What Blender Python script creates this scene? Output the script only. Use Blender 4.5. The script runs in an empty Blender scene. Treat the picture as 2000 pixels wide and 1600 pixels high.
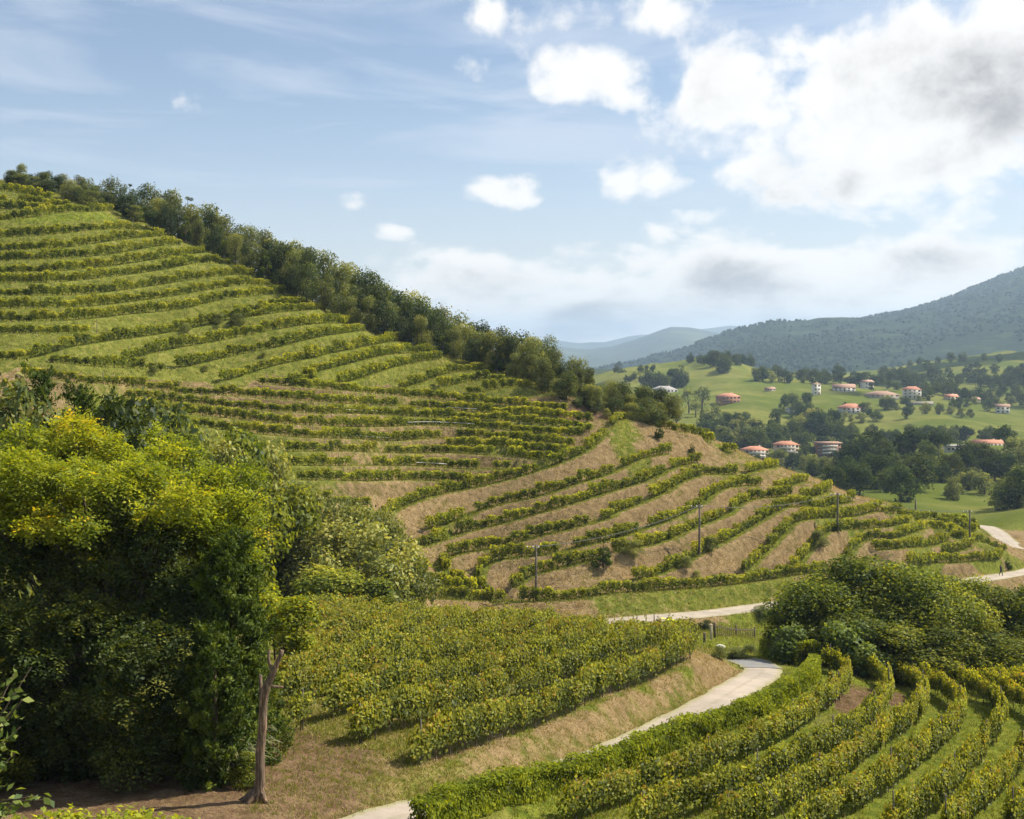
import bpy, bmesh, math, random
import numpy as np
from mathutils import Vector, kdtree, noise as mnoise

# ------------------------------------------------------------------ camera, world, sun, exposure
SC = bpy.context.scene
COL = SC.collection
F, CX, HY = 2200.0, 1000.0, 680.0          # focal length and horizon of the view, in photo pixels
cam_d = bpy.data.cameras.new('camera'); cam = bpy.data.objects.new('camera', cam_d); COL.objects.link(cam)
cam_d.sensor_width = 36.0; cam_d.lens = 36.0 * F / 2000.0
cam_d.shift_y = -(800.0 - HY) / 2000.0
cam_d.clip_start = 0.1; cam_d.clip_end = 60000.0
cam.location = (0, 0, 0); cam.rotation_euler = (math.radians(90), 0, 0)
SC.camera = cam
SUN_AZ, SUN_EL = math.radians(72), math.radians(48)
SUN = Vector((math.cos(SUN_EL)*math.sin(SUN_AZ), math.cos(SUN_EL)*math.cos(SUN_AZ), math.sin(SUN_EL)))
sd = bpy.data.lights.new('sun', 'SUN'); so = bpy.data.objects.new('sun', sd); COL.objects.link(so)
sd.energy = 5.0; sd.angle = math.radians(0.5); sd.color = (1.0, 0.915, 0.75)
so.rotation_euler = (-SUN).to_track_quat('-Z', 'Y').to_euler()
SC.view_settings.view_transform = 'Standard'; SC.view_settings.look = 'None'
SC.view_settings.exposure = 0.95; SC.view_settings.gamma = 1.0
SC.cycles.max_bounces = 6; SC.cycles.diffuse_bounces = 3; SC.cycles.glossy_bounces = 2
SC.cycles.transmission_bounces = 4; SC.cycles.volume_bounces = 0; SC.cycles.transparent_max_bounces = 8
SC.cycles.use_denoising = True; SC.cycles.use_light_tree = False; SC.cycles.adaptive_threshold = 0.02
SC.cycles.sample_clamp_indirect = 6.0

class NT:
    """tiny helper round a node tree"""
    def __init__(s, tree):
        s.t = tree
        for n in list(tree.nodes): tree.nodes.remove(n)
    def n(s, typ, **kw):
        nd = s.t.nodes.new(typ)
        for k, v in kw.items(): setattr(nd, k, v)
        return nd
    def put(s, sock, v):
        if hasattr(v, 'links') or isinstance(v, bpy.types.NodeSocket): s.t.links.new(v, sock)
        else: sock.default_value = v
    def m(s, op, a, b=None, c=None, clamp=False):
        nd = s.n('ShaderNodeMath', operation=op, use_clamp=clamp)
        s.put(nd.inputs[0], a)
        if b is not None: s.put(nd.inputs[1], b)
        if c is not None: s.put(nd.inputs[2], c)
        return nd.outputs[0]
    def v(s, op, a, b=None):
        nd = s.n('ShaderNodeVectorMath', operation=op)
        s.put(nd.inputs[0], a)
        if b is not None: s.put(nd.inputs[1], b)
        return nd.outputs['Value'] if op in ('LENGTH', 'DOT_PRODUCT', 'DISTANCE') else nd.outputs[0]
    def noise(s, vec, scale, detail=4, rough=0.55, dist=0.0):
        nd = s.n('ShaderNodeTexNoise')
        if vec is not None: s.put(nd.inputs['Vector'], vec)
        nd.inputs['Scale'].default_value = scale; nd.inputs['Detail'].default_value = detail
        nd.inputs['Roughness'].default_value = rough; nd.inputs['Distortion'].default_value = dist
        return nd.outputs['Fac']
    def rng(s, v, a, b, c=0.0, d=1.0, smooth=True):
        nd = s.n('ShaderNodeMapRange', interpolation_type='SMOOTHSTEP' if smooth else 'LINEAR')
        s.put(nd.inputs[0], v)
        for i, x in enumerate((a, b, c, d)): s.put(nd.inputs[i+1], x)
        return nd.outputs[0]
    def mix(s, f, a, b, blend='MIX'):
        nd = s.n('ShaderNodeMix', data_type='RGBA', blend_type=blend)
        s.put(nd.inputs[0], f); s.put(nd.inputs[6], c4(a)); s.put(nd.inputs[7], c4(b))
        return nd.outputs[2]
    def ramp(s, f, stops):
        nd = s.n('ShaderNodeValToRGB'); cr = nd.color_ramp
        while len(cr.elements) < len(stops): cr.elements.new(0.5)
        for e, (p, c) in zip(cr.elements, stops): e.position = p; e.color = c4(c)
        s.put(nd.inputs[0], f)
        return nd.outputs[0]

def c4(c):
    return (*c, 1.0) if isinstance(c, tuple) and len(c) == 3 else c

W = bpy.data.worlds.new('World'); SC.world = W; W.use_nodes = True
def build_world():
    t = NT(W.node_tree)
    sky = t.n('ShaderNodeTexSky', sky_type='NISHITA'); sky.sun_disc = False
    sky.sun_elevation = SUN_EL; sky.sun_rotation = SUN_AZ
    sky.air_density = 1.0; sky.dust_density = 0.9; sky.ozone_density = 1.3; sky.altitude = 150
    dirv = t.n('ShaderNodeTexCoord').outputs['Generated']
    sp = t.n('ShaderNodeSeparateXYZ'); t.put(sp.inputs[0], dirv)
    X, Y, Z = sp.outputs
    az = t.m('ARCTAN2', X, Y)
    el = t.m('ARCSINE', Z)
    cb = t.n('ShaderNodeCombineXYZ'); t.put(cb.inputs[0], az); t.put(cb.inputs[1], el)
    AE = cb.outputs[0]
    # fractal cloud noise, drawn out flatter towards the horizon as a cloud deck is
    zz = t.m('MULTIPLY', t.m('LOGARITHM', t.m('ADD', t.m('MAXIMUM', el, -0.02), 0.09), math.e), 0.34)
    pc = t.n('ShaderNodeCombineXYZ'); t.put(pc.inputs[0], X); t.put(pc.inputs[1], Y); t.put(pc.inputs[2], zz)
    P = pc.outputs[0]
    wob = t.n('ShaderNodeTexNoise'); t.put(wob.inputs['Vector'], P); wob.inputs['Scale'].default_value = 8; wob.inputs['Detail'].default_value = 2
    P = t.v('ADD', P, t.v('MULTIPLY', t.v('SUBTRACT', wob.outputs['Color'], (0.5, 0.5, 0.5)), (0.05, 0.05, 0.03)))
    a_ = t.m('SUBTRACT', t.noise(P, 8.0, 7, 0.60), 0.5)
    vo = t.n('ShaderNodeTexVoronoi', feature='F1'); t.put(vo.inputs['Vector'], P); vo.inputs['Scale'].default_value = 17; vo.inputs['Detail'].default_value = 2; vo.inputs['Roughness'].default_value = 0.55
    d0 = t.m('ADD', t.m('MULTIPLY', a_, 2.6), t.m('MULTIPLY', t.m('SUBTRACT', 0.60, vo.outputs['Distance']), 0.50))
    d1 = t.m('MULTIPLY', t.m('SUBTRACT', t.noise(t.v('ADD', P, (0.010, 0.0, 0.016)), 8.0, 6, 0.62), 0.5), 2.8)
    d2 = t.m('MULTIPLY', t.m('SUBTRACT', t.noise(t.v('ADD', P, (0.025, 0.0, 0.045)), 7.0, 2, 0.5), 0.5), 2.6)
    # where the clouds stand (azimuth / elevation of the cloud banks)
    blobs = [  # px, py, rx, ry, coverage
        (1800, 220, 700, 370, 1.22), (1480, 170, 380, 250, 1.0), (1170, 140, 280, 130, 1.0), (1300, 30, 420, 150, .98),
        (915, 135, 120, 60, .66), (945, 30, 90, 80, .62), (990, 382, 160, 66, 1.05), (1265, 345, 170, 90, 1.0),
        (695, 395, 70, 40, .72), (768, 452, 90, 42, .76), (885, 468, 120, 44, .76), (1500, 560, 1050, 160, 1.3),
        (950, 550, 460, 125, 1.15), (1390, 420, 130, 45, .7), (1280, 275, 120, 55, .66), (1300, 625, 1000, 150, 1.35), (2600, 300, 700, 380, 1.0), (3600, 200, 600, 300, .9), (-1100, 300, 500, 180, .7), (-2400, 200, 700, 260, .9), (5400, 100, 800, 300, .9)]
    bias = sg = sv = None
    for px, py, rx, ry, wgt in blobs:
        a0 = math.atan((px-CX)/F) if -400 < px < 2400 else (px-CX)/F*0.9
        e0 = math.atan((HY-py)/F)
        q = t.v('MULTIPLY', t.v('SUBTRACT', AE, (a0, e0, 0)), (F/rx, F/ry, 0))
        g = t.m('MULTIPLY', t.rng(t.v('LENGTH', q), 0.0, 1.15, 1.0, 0.0), wgt)
        sq = t.n('ShaderNodeSeparateXYZ'); t.put(sq.inputs[0], q)
        gy = t.m('MULTIPLY', g, sq.outputs[1])
        bias = g if bias is None else t.m('MAXIMUM', bias, g)
        sg = g if sg is None else t.m('ADD', sg, g)
        sv = gy if sv is None else t.m('ADD', sv, gy)
    under = t.m('DIVIDE', sv, t.m('ADD', sg, 0.05))            # where in its bank a cloud stands: low parts see less sun
    bias = t.m('MAXIMUM', bias, t.rng(el, 0.36, 0.7, 0.0, 0.55))
    dd = t.m('ADD', d0, t.m('SUBTRACT', bias, 0.44))
    alpha = t.rng(dd, -0.10, 0.34)
    # how much cloud lies between here and the sun
    cover = t.m('ADD', t.m('ADD', t.m('MULTIPLY', d1, 0.85), t.m('MULTIPLY', d2, 0.60)), t.m('MULTIPLY', t.m('SUBTRACT', bias, 0.44), 0.70))
    cover = t.m('SUBTRACT', cover, t.m('MULTIPLY', under, 0.14))
    low = t.rng(el, 0.0, 0.15, 1.0, 0.0)
    grey = t.m('MULTIPLY', t.rng(cover, 0.14, 1.40), t.rng(dd, 0.0, 0.55, 0.35, 1.0))
    ccol = t.ramp(grey, [(0.0, (1.06, 1.045, 1.02)), (0.18, (0.97, 0.955, 0.93)), (0.42, (0.78, 0.765, 0.75)), (0.66, (0.56, 0.55, 0.55)), (1.0, (0.36, 0.36, 0.37))])
    ccol = t.mix(low, ccol, t.mix(1.0, ccol, (1.06, 1.02, 0.95), 'MULTIPLY'))
    # thin high cirrus streaks
    Pc = t.v('MULTIPLY', AE, (1.0, 6.0, 1.0))
    rot = t.n('ShaderNodeVectorRotate', rotation_type='Z_AXIS'); t.put(rot.inputs['Vector'], Pc); rot.inputs['Angle'].default_value = -0.35
    cir = t.noise(rot.outputs[0], 3.2, 5, 0.55, 0.6)
    cir = t.m('MULTIPLY', t.rng(cir, 0.35, 0.70), 0.62)
    hz = t.rng(el, 0.0, 0.26, 0.60, 0.10)
    veil = t.m('MAXIMUM', cir, hz)
    bg1 = t.n('ShaderNodeBackground'); t.put(bg1.inputs[0], sky.outputs[0]); bg1.inputs[1].default_value = 0.069
    bgv = t.n('ShaderNodeBackground'); t.put(bgv.inputs[0], t.mix(t.rng(el, 0.0, 0.16, 1.0, 0.0), (0.74, 0.80, 0.90), (0.98, 0.94, 0.87))); bgv.inputs[1].default_value = 0.535
    bg2 = t.n('ShaderNodeBackground'); t.put(bg2.inputs[0], ccol); bg2.inputs[1].default_value = 0.53
    m1 = t.n('ShaderNodeMixShader'); t.put(m1.inputs[0], veil); t.put(m1.inputs[1], bg1.outputs[0]); t.put(m1.inputs[2], bgv.outputs[0])
    m2 = t.n('ShaderNodeMixShader'); t.put(m2.inputs[0], t.m('MULTIPLY', alpha, t.rng(el, -0.03, 0.01)))
    t.put(m2.inputs[1], m1.outputs[0]); t.put(m2.inputs[2], bg2.outputs[0])
    out = t.n('ShaderNodeOutputWorld'); t.put(out.inputs[0], m2.outputs[0])
build_world()
W.cycles.sampling_method = 'MANUAL'; W.cycles.sample_map_resolution = 512

# ------------------------------------------------------------------ helpers
RS = np.random.RandomState(7); random.seed(7)
ONES = 'zeroth first second third fourth fifth sixth seventh eighth ninth tenth eleventh twelfth thirteenth fourteenth fifteenth sixteenth seventeenth eighteenth nineteenth'.split()
TENS = {2: ('twenty', 'twentieth'), 3: ('thirty', 'thirtieth'), 4: ('forty', 'fortieth'), 5: ('fifty', 'fiftieth'), 6: ('sixty', 'sixtieth'), 7: ('seventy', 'seventieth'), 8: ('eighty', 'eightieth'), 9: ('ninety', 'ninetieth')}
def nth(n):
    if n < 20: return ONES[n]
    a, b = divmod(n, 10)
    return TENS[a][1] if b == 0 else TENS[a][0] + '-' + ONES[b]

def tag(o, label=None, cat=None, group=None, kind=None):
    if label: o['label'] = label
    if cat: o['category'] = cat
    if group: o['group'] = group
    if kind: o['kind'] = kind
    return o
def empty(name, loc, label=None, cat=None, group=None):
    o = bpy.data.objects.new(name, None); o.location = loc; o.empty_display_size = 0.1
    COL.objects.link(o); return tag(o, label, cat, group)
def link(name, me, parent=None, loc=(0, 0, 0), rz=0.0, sc=None):
    o = bpy.data.objects.new(name, me); COL.objects.link(o)
    if parent: o.parent = parent
    o.location = loc
    if rz: o.rotation_euler = (0, 0, rz)
    if sc is not None: o.scale = sc if hasattr(sc, '__len__') else (sc, sc, sc)
    return o
def mesh_np(name, V, faces, mats, smooth=False, midx=None, tint=None):
    """mesh from a vertex array and a list of (k-gon) face arrays"""
    me = bpy.data.meshes.new(name)
    V = np.asarray(V, dtype=np.float32)
    if isinstance(faces, np.ndarray): faces = [faces]
    nf = sum(len(f) for f in faces)
    loops = np.concatenate([f.ravel() for f in faces]).astype(np.int32)
    tot = np.concatenate([np.full(len(f), f.shape[1], dtype=np.int32) for f in faces])
    start = np.concatenate([[0], np.cumsum(tot)[:-1]]).astype(np.int32)
    me.vertices.add(len(V)); me.vertices.foreach_set('co', V.ravel())
    me.loops.add(len(loops)); me.loops.foreach_set('vertex_index', loops)
    me.polygons.add(nf); me.polygons.foreach_set('loop_start', start); me.polygons.foreach_set('loop_total', tot)
    if smooth: me.polygons.foreach_set('use_smooth', np.ones(nf, dtype=bool))
    for m in (mats if isinstance(mats, (list, tuple)) else [mats]): me.materials.append(m)
    if midx is not None: me.polygons.foreach_set('material_index', np.asarray(midx, dtype=np.int32))
    if tint is not None:
        a = me.attributes.new('tint', 'FLOAT', 'FACE'); a.data.foreach_set('value', np.asarray(tint, dtype=np.float32))
    me.update(calc_edges=True)
    return me

def unit(a):
    return a / np.maximum(np.linalg.norm(a, axis=-1, keepdims=True), 1e-9)
def leaves(C, Nrm, size, rs, aspect=0.55, fold=0.18, axis=None):
    """diamond leaves: centres, facing, length -> (V, F)"""
    n = len(C)
    r = rs.normal(size=(n, 3)) if axis is None else axis + 0.35*rs.normal(size=(n, 3))
    Nrm = unit(Nrm)
    T = unit(r - (r*Nrm).sum(1, keepdims=True)*Nrm)
    B = np.cross(Nrm, T)
    s = np.asarray(size).reshape(-1, 1) * np.ones((n, 1))
    V = np.empty((n, 4, 3))
    V[:, 0] = C - T*s*0.5
    V[:, 1] = C + B*s*0.5*aspect + Nrm*s*fold*0.5
    V[:, 2] = C + T*s*0.5
    V[:, 3] = C - B*s*0.5*aspect + Nrm*s*fold*0.5
    return V.reshape(-1, 3), np.arange(n*4).reshape(n, 4)
def tube(pts, rad, sides=6, cap=True):
    pts = np.asarray(pts, float); rad = np.asarray(rad, float) * np.ones(len(pts))
    d = np.gradient(pts, axis=0); d = unit(d)
    V = []
    ref = np.array([0.31, 0.95, 0.05])
    for p, t, r in zip(pts, d, rad):
        a = np.cross(t, ref); a /= max(np.linalg.norm(a), 1e-6); b = np.cross(t, a)
        an = np.arange(sides)*2*math.pi/sides
        V.append(p + r*(np.cos(an)[:, None]*a + np.sin(an)[:, None]*b))
    V = np.concatenate(V)
    Fq = []
    for i in range(len(pts)-1):
        for k in range(sides):
            a = i*sides+k; b = i*sides+(k+1) % sides
            Fq.append((a, b, b+sides, a+sides))
    Fq = np.array(Fq)
    if cap:
        top = len(pts)-1
        V = np.vstack([V, pts[-1]]); c = len(V)-1
        Fq = np.vstack([Fq, [(top*sides+k, top*sides+(k+1) % sides, c, c) for k in range(sides)]])
    return V, Fq
def fixq(Fq):
    """quads whose last two indices agree become triangles"""
    q = Fq[Fq[:, 2] != Fq[:, 3]]; tr = Fq[Fq[:, 2] == Fq[:, 3]][:, :3]
    return [f for f in (q, tr) if len(f)]
class Acc:
    def __init__(s): s.V = []; s.F = []; s.n = 0
    def add(s, V, Fq):
        s.V.append(np.asarray(V, float)); s.F.append(np.asarray(Fq) + s.n); s.n += len(V); return s
    def box(s, c, h, rz=0.0):
        c = np.asarray(c, float); h = np.asarray(h, float)
        v = np.array([(x, y, z) for z in (-1, 1) for y in (-1, 1) for x in (-1, 1)], float)*h
        ca, sa = math.cos(rz), math.sin(rz)
        v = np.stack([v[:, 0]*ca - v[:, 1]*sa, v[:, 0]*sa + v[:, 1]*ca, v[:, 2]], 1) + c
        f = np.array([(0, 2, 3, 1), (4, 5, 7, 6), (0, 1, 5, 4), (2, 6, 7, 3), (0, 4, 6, 2), (1, 3, 7, 5)])
        return s.add(v, f)
    def mesh(s, name, mats, smooth=False):
        return mesh_np(name, np.concatenate(s.V), fixq(np.concatenate(s.F)), mats, smooth)

def vnoise(x, y, seed=0):
    xi = np.floor(x).astype(np.int64); yi = np.floor(y).astype(np.int64)
    xf = x-xi; yf = y-yi
    def h(a, b):
        n = (a*374761393 + b*668265263 + seed*974634777) & 0x7fffffff
        n = ((n ^ (n >> 13))*1274126177) & 0x7fffffff
        return ((n ^ (n >> 16)) & 0xffff)/65535.0
    u = xf*xf*(3-2*xf); v = yf*yf*(3-2*yf)
    return (h(xi, yi)*(1-u)+h(xi+1, yi)*u)*(1-v) + (h(xi, yi+1)*(1-u)+h(xi+1, yi+1)*u)*v
def fbm(x, y, o=4, seed=0):
    s = 0; a = 0.5
    for i in range(o):
        s = s + a*(vnoise(x, y, seed+i)-0.5); x = x*2.03; y = y*2.03; a *= 0.5
    return s
def sstep(x, a, b):
    t = np.clip((x-a)/(b-a), 0, 1); return t*t*(3-2*t)

# ------------------------------------------------------------------ materials
def mat(name):
    m = bpy.data.materials.new(name); m.use_nodes = True
    return m, NT(m.node_tree)
def out(t, sh):
    o = t.n('ShaderNodeOutputMaterial'); t.put(o.inputs[0], sh)
def plain(name, col, rough=0.8, var=0.25, scale=3.0, bump=0.0, spec=0.2, metal=0.0):
    m, t = mat(name)
    co = t.n('ShaderNodeTexCoord').outputs['Object']
    f = t.noise(co, scale, 5, 0.6)
    rnd = t.n('ShaderNodeObjectInfo').outputs['Random']
    k = t.m('ADD', t.rng(f, 0.25, 0.75, 1-var, 1+var), t.m('MULTIPLY', t.m('SUBTRACT', rnd, 0.5), var*0.6))
    c = t.n('ShaderNodeVectorMath', operation='SCALE'); c.inputs[0].default_value = col; t.put(c.inputs['Scale'], k)
    p = t.n('ShaderNodeBsdfPrincipled'); t.put(p.inputs['Base Color'], c.outputs[0]); p.inputs['Roughness'].default_value = rough
    p.inputs['Specular IOR Level'].default_value = spec; p.inputs['Metallic'].default_value = metal
    if bump:
        b = t.n('ShaderNodeBump'); b.inputs['Strength'].default_value = bump; t.put(b.inputs['Height'], t.noise(co, scale*4, 5, 0.65)); t.put(p.inputs['Normal'], b.outputs[0])
    out(t, p.outputs[0]); return m
def leafmat(name, stops, trans=0.45, objvar=0.35, gloss=0.06, hue=0.0):
    """leaf colour from the per-leaf tint, an object-wide shift, and light passing through the blade"""
    m, t = mat(name)
    a = t.n('ShaderNodeAttribute', attribute_name='tint').outputs['Fac']
    rnd = t.n('ShaderNodeObjectInfo').outputs['Random']
    f = t.m('ADD', a, t.m('MULTIPLY', t.m('SUBTRACT', rnd, 0.5), hue), clamp=True)
    c = t.ramp(f, stops)
    k = t.m('ADD', 1.0, t.m('MULTIPLY', t.m('SUBTRACT', t.m('FRACT', t.m('MULTIPLY', rnd, 7.31)), 0.5), objvar))
    sc = t.n('ShaderNodeVectorMath', operation='SCALE'); t.put(sc.inputs[0], c); t.put(sc.inputs['Scale'], k)
    d = t.n('ShaderNodeBsdfDiffuse'); t.put(d.inputs[0], sc.outputs[0])
    tr = t.n('ShaderNodeBsdfTranslucent'); t.put(tr.inputs[0], t.mix(1.0, sc.outputs[0], (1.25, 1.15, 0.45), 'MULTIPLY'))
    mx = t.n('ShaderNodeMixShader'); mx.inputs[0].default_value = trans
    t.put(mx.inputs[1], d.outputs[0]); t.put(mx.inputs[2], tr.outputs[0])
    g = t.n('ShaderNodeBsdfGlossy'); g.inputs['Roughness'].default_value = 0.55; g.inputs[0].default_value = (0.9, 0.95, 1, 1)
    m2 = t.n('ShaderNodeMixShader'); m2.inputs[0].default_value = gloss
    t.put(m2.inputs[1], mx.outputs[0]); t.put(m2.inputs[2], g.outputs[0])
    out(t, m2.outputs[0]); return m

M = {}
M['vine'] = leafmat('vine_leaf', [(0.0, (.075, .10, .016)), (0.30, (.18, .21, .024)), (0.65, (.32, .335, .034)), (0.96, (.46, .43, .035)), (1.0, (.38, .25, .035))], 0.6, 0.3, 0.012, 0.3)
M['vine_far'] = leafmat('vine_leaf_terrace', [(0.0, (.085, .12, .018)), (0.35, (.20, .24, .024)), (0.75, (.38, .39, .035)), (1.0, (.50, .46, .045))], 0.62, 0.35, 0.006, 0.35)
M['dark_leaf'] = leafmat('dark_leaf', [(0.0, (.028, .050, .018)), (0.5, (.070, .095, .028)), (0.85, (.145, .165, .042)), (1.0, (.20, .20, .05))], 0.42, 0.6, 0.012, 0.7)
M['olive_leaf'] = leafmat('olive_leaf', [(0.0, (.075, .095, .030)), (0.5, (.165, .19, .052)), (0.85, (.26, .275, .07)), (1.0, (.34, .32, .09))], 0.45, 0.35, 0.012, 0.5)
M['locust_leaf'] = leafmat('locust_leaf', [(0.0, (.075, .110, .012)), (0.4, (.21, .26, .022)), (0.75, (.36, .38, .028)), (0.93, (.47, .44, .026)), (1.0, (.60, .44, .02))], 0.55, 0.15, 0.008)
M['shade_leaf'] = leafmat('shaded_locust_leaf', [(0.0, (.025, .045, .012)), (0.5, (.070, .095, .020)), (0.9, (.15, .165, .028)), (1.0, (.26, .24, .03))], 0.4, 0.15, 0.008)  # darker copy of the locust leaf, shade put into its colours
M['green_leaf'] = leafmat('green_leaf', [(0.0, (.040, .070, .013)), (0.45, (.125, .16, .022)), (0.85, (.27, .29, .034)), (1.0, (.38, .36, .038))], 0.52, 0.3, 0.01, 0.3)
M['fig_leaf'] = leafmat('broad_leaf', [(0.0, (.06, .10, .022)), (0.5, (.13, .18, .035)), (1.0, (.24, .28, .055))], 0.45, 0.2, 0.015)
M['conifer'] = leafmat('conifer_spray', [(0.0, (.022, .040, .008)), (0.5, (.070, .105, .014)), (1.0, (.19, .23, .026))], 0.38, 0.25, 0.006)
M['hedge'] = leafmat('hedge_leaf', [(0.0, (.075, .105, .012)), (0.5, (.21, .26, .022)), (1.0, (.44, .45, .036))], 0.55, 0.1, 0.004)
M['reed'] = leafmat('reed_blade', [(0.0, (.10, .13, .05)), (0.6, (.17, .19, .08)), (1.0, (.30, .25, .12))], 0.4, 0.2, 0.04)
M['far_leaf'] = leafmat('far_leaf', [(0.0, (.030, .052, .020)), (0.5, (.060, .085, .028)), (1.0, (.12, .14, .04))], 0.35, 0.6, 0.0, 0.8)
M['blade'] = leafmat('grass_blade', [(0.0, (.09, .11, .02)), (0.5, (.17, .19, .03)), (1.0, (.28, .26, .06))], 0.45, 0.1, 0.01)
M['straw'] = leafmat('dry_blade', [(0.0, (.24, .18, .085)), (0.5, (.38, .29, .14)), (1.0, (.52, .41, .21))], 0.3, 0.1, 0.01)
M['bark'] = plain('bark', (.075, .055, .04), 0.9, 0.4, 6, 0.5)
def deadwood():
    m, t = mat('dead_wood'); co = t.n('ShaderNodeTexCoord').outputs['Object']
    st = t.noise(t.v('MULTIPLY', co, (9.0, 9.0, 0.9)), 2.2, 6, 0.65); pat = t.noise(co, 1.3, 4, 0.6)
    c = t.ramp(st, [(0.25, (.030, .020, .014)), (0.45, (.10, .068, .048)), (0.62, (.20, .15, .11)), (0.8, (.30, .25, .20))])
    c = t.mix(t.rng(pat, .48, .62), c, t.mix(1.0, c, (1.7, 1.55, 1.4), 'MULTIPLY'))
    p = t.n('ShaderNodeBsdfPrincipled'); t.put(p.inputs['Base Color'], c); p.inputs['Roughness'].default_value = .9; p.inputs['Specular IOR Level'].default_value = .15
    b = t.n('ShaderNodeBump'); b.inputs['Strength'].default_value = 1; b.inputs['Distance'].default_value = .05; t.put(b.inputs['Height'], st); t.put(p.inputs['Normal'], b.outputs[0])
    out(t, p.outputs[0]); return m
M['dead_wood'] = deadwood()
M['post'] = plain('grey_post', (.12, .10, .08), 0.85, 0.3, 4, 0.3)
M['pole'] = plain('utility_pole', (.12, .105, .09), 0.85, 0.25, 2, 0.2)
M['white_tube'] = plain('white_tube', (.72, .70, .66), 0.6, 0.1)
M['wire'] = plain('wire', (.10, .10, .10), 0.5, 0.1)
# ------------------------------------------------------------------ terrain height function (thin-plate surface through surveyed points)
CP = []          # (px, depth, py): bearing, distance and dip of ground points
def zpy(z, d): return HY - F*z/d
for px in (-900, -300, 300, 900, 1500, 2100, 2900): CP += [(px, 3, 3300), (px, 8, 2450), (px, 20, 1960)]
CP += [(-600, 36, 1610), (0, 36, 1600), (250, 37, 1570), (505, 37, 1572), (640, 36.5, 1600), (770, 37, 1603), (1000, 38, 1640), (1300, 39, 1660), (1600, 40, 1650), (2000, 41, 1640), (2700, 41, 1640)]
CP += [(560, 45, 1450), (830, 44, 1493), (700, 50, 1390), (1000, 50, 1435), (1180, 57, 1368), (1350, 68, 1288), (1000, 62, 1330), (700, 62, 1300), (1200, 78, 1268), (900, 80, 1236), (650, 72, 1240), (1090, 82, 1243), (200, 60, 1330), (-500, 60, 1300), (300, 90, 1100), (-400, 90, 1050)]
CP += [(1000, 44, 1535), (1160, 49.5, 1490), (1300, 57, 1425), (1440, 67, 1348), (1510, 75, 1310), (1455, 84, 1288)]
CP += [(1400, 49, 1520), (1600, 56, 1450), (1620, 76, 1310), (2000, 54, 1500), (2000, 72, 1352), (1800, 63, 1405), (2700, 57, 1480), (1700, 80, 1322), (1950, 81, 1335), (2600, 80, 1330)]
CP += [(1430, 112, 1243), (1440, 92, 1278), (1300, 104, 1238), (1180, 125, 1217), (1300, 128, 1207), (1420, 134, 1195), (1540, 142, 1178), (1700, 155, 1160), (1850, 168, 1140), (1985, 182, 1120), (2400, 170, 1150), (1800, 120, 1235), (2100, 120, 1235)]
CP += [(820, 112, 1205), (700, 100, 1200), (600, 95, 1180)]
HILL = [(-500, 850, 120, .5, 250), (-200, 880, 120, .5, 300), (0, 900, 120, .5, 352), (150, 930, 120, .5, 383), (300, 1000, 120, .5, 440), (450, 1060, 120, .5, 510), (600, 1100, 120, .5, 585), (720, 1150, 122, .48, 645), (850, 1172, 127, .48, 692), (1000, 1176, 129, .5, 735), (1100, 1172, 129, .5, 775), (1210, 1160, 132, .5, 812), (1330, 1152, 136, .47, 842), (1450, 1140, 142, .45, 898), (1600, 1112, 150, .4, 955), (1750, 1100, 160, .35, 1005), (1900, 1098, 175, .25, 1055)]
for px, pb, db, ms, pc in HILL:
    zb = -(pb-HY)/F*db
    for s in (0, .35, .7, 1):
        py = pb+(pc-pb)*s
        d = (ms*db - zb)/(ms+(py-HY)/F)
        CP.append((px, d, py))
    zc = -(pc-HY)/F*d
    lowz = -48 if px > 900 else -42
    CP += [(px, d*1.05, zpy(zc+.3, d*1.05)), (px, d*1.2, zpy(zc-9, d*1.2)), (px, d*1.5, zpy(max(zc-32, lowz) if px < 1500 else -46, d*1.5))]
CP += [(1960, 215, 1050), (1925, 240, 1028), (1850, 215, 1018), (2000, 250, 1045), (2300, 260, 1040)]
CP += [(1800, 330, 985), (1990, 285, 1012), (1680, 350, 966), (1600, 450, 930), (1730, 385, 948), (1880, 450, 890), (1900, 420, 925), (1960, 360, 968), (2300, 420, 920), (2300, 700, 830)]
for px in (-500, 0, 500, 1000): CP += [(px, 420, zpy(-45, 420)), (px, 900, zpy(-70, 900))]
CP += [(1250, 420, zpy(-55, 420)), (1400, 500, zpy(-60, 500)), (1350, 640, 862), (1475, 600, 893), (1620, 610, 892), (1750, 610, 884), (1920, 640, 870), (1850, 690, 846), (1700, 690, 848), (1850, 790, 815), (1700, 790, 815), (1450, 740, 815), (1560, 720, 838), (1400, 800, 795), (1500, 900, 765), (1600, 880, 776), (1210, 1000, 745), (1290, 950, 762), (1350, 1050, 730), (1440, 1100, 712), (1380, 1150, 706), (1480, 1080, 730), (1700, 900, 772), (1790, 900, 780), (1950, 880, 803), (2300, 900, 790), (1250, 1400, 728), (1500, 1400, 738), (1650, 1200, 742), (1950, 1500, 688), (1850, 1450, 702), (1770, 1350, 722), (1700, 1250, 742), (1850, 1100, 750), (2000, 1150, 735), (2300, 1500, 670), (1900, 2100, 745), (2300, 2100, 745), (1600, 2000, 735), (1200, 2200, 722), (1400, 2200, 722)]
for px in (-600, 200, 1000, 1800, 2600): CP += [(px, 3200, zpy(-80, 3200)), (px, 9000, zpy(-85, 9000)), (px, 20000, zpy(-90, 20000))]
CP = np.array(CP, float)
def tps_uv(px, d): return (px-1000)/1000.0*1.35, np.log(d)*1.15
_u, _v = tps_uv(CP[:, 0], CP[:, 1])
def _ker(r2): return 0.5*r2*np.log(r2+1e-12)
_n = len(CP)
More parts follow.
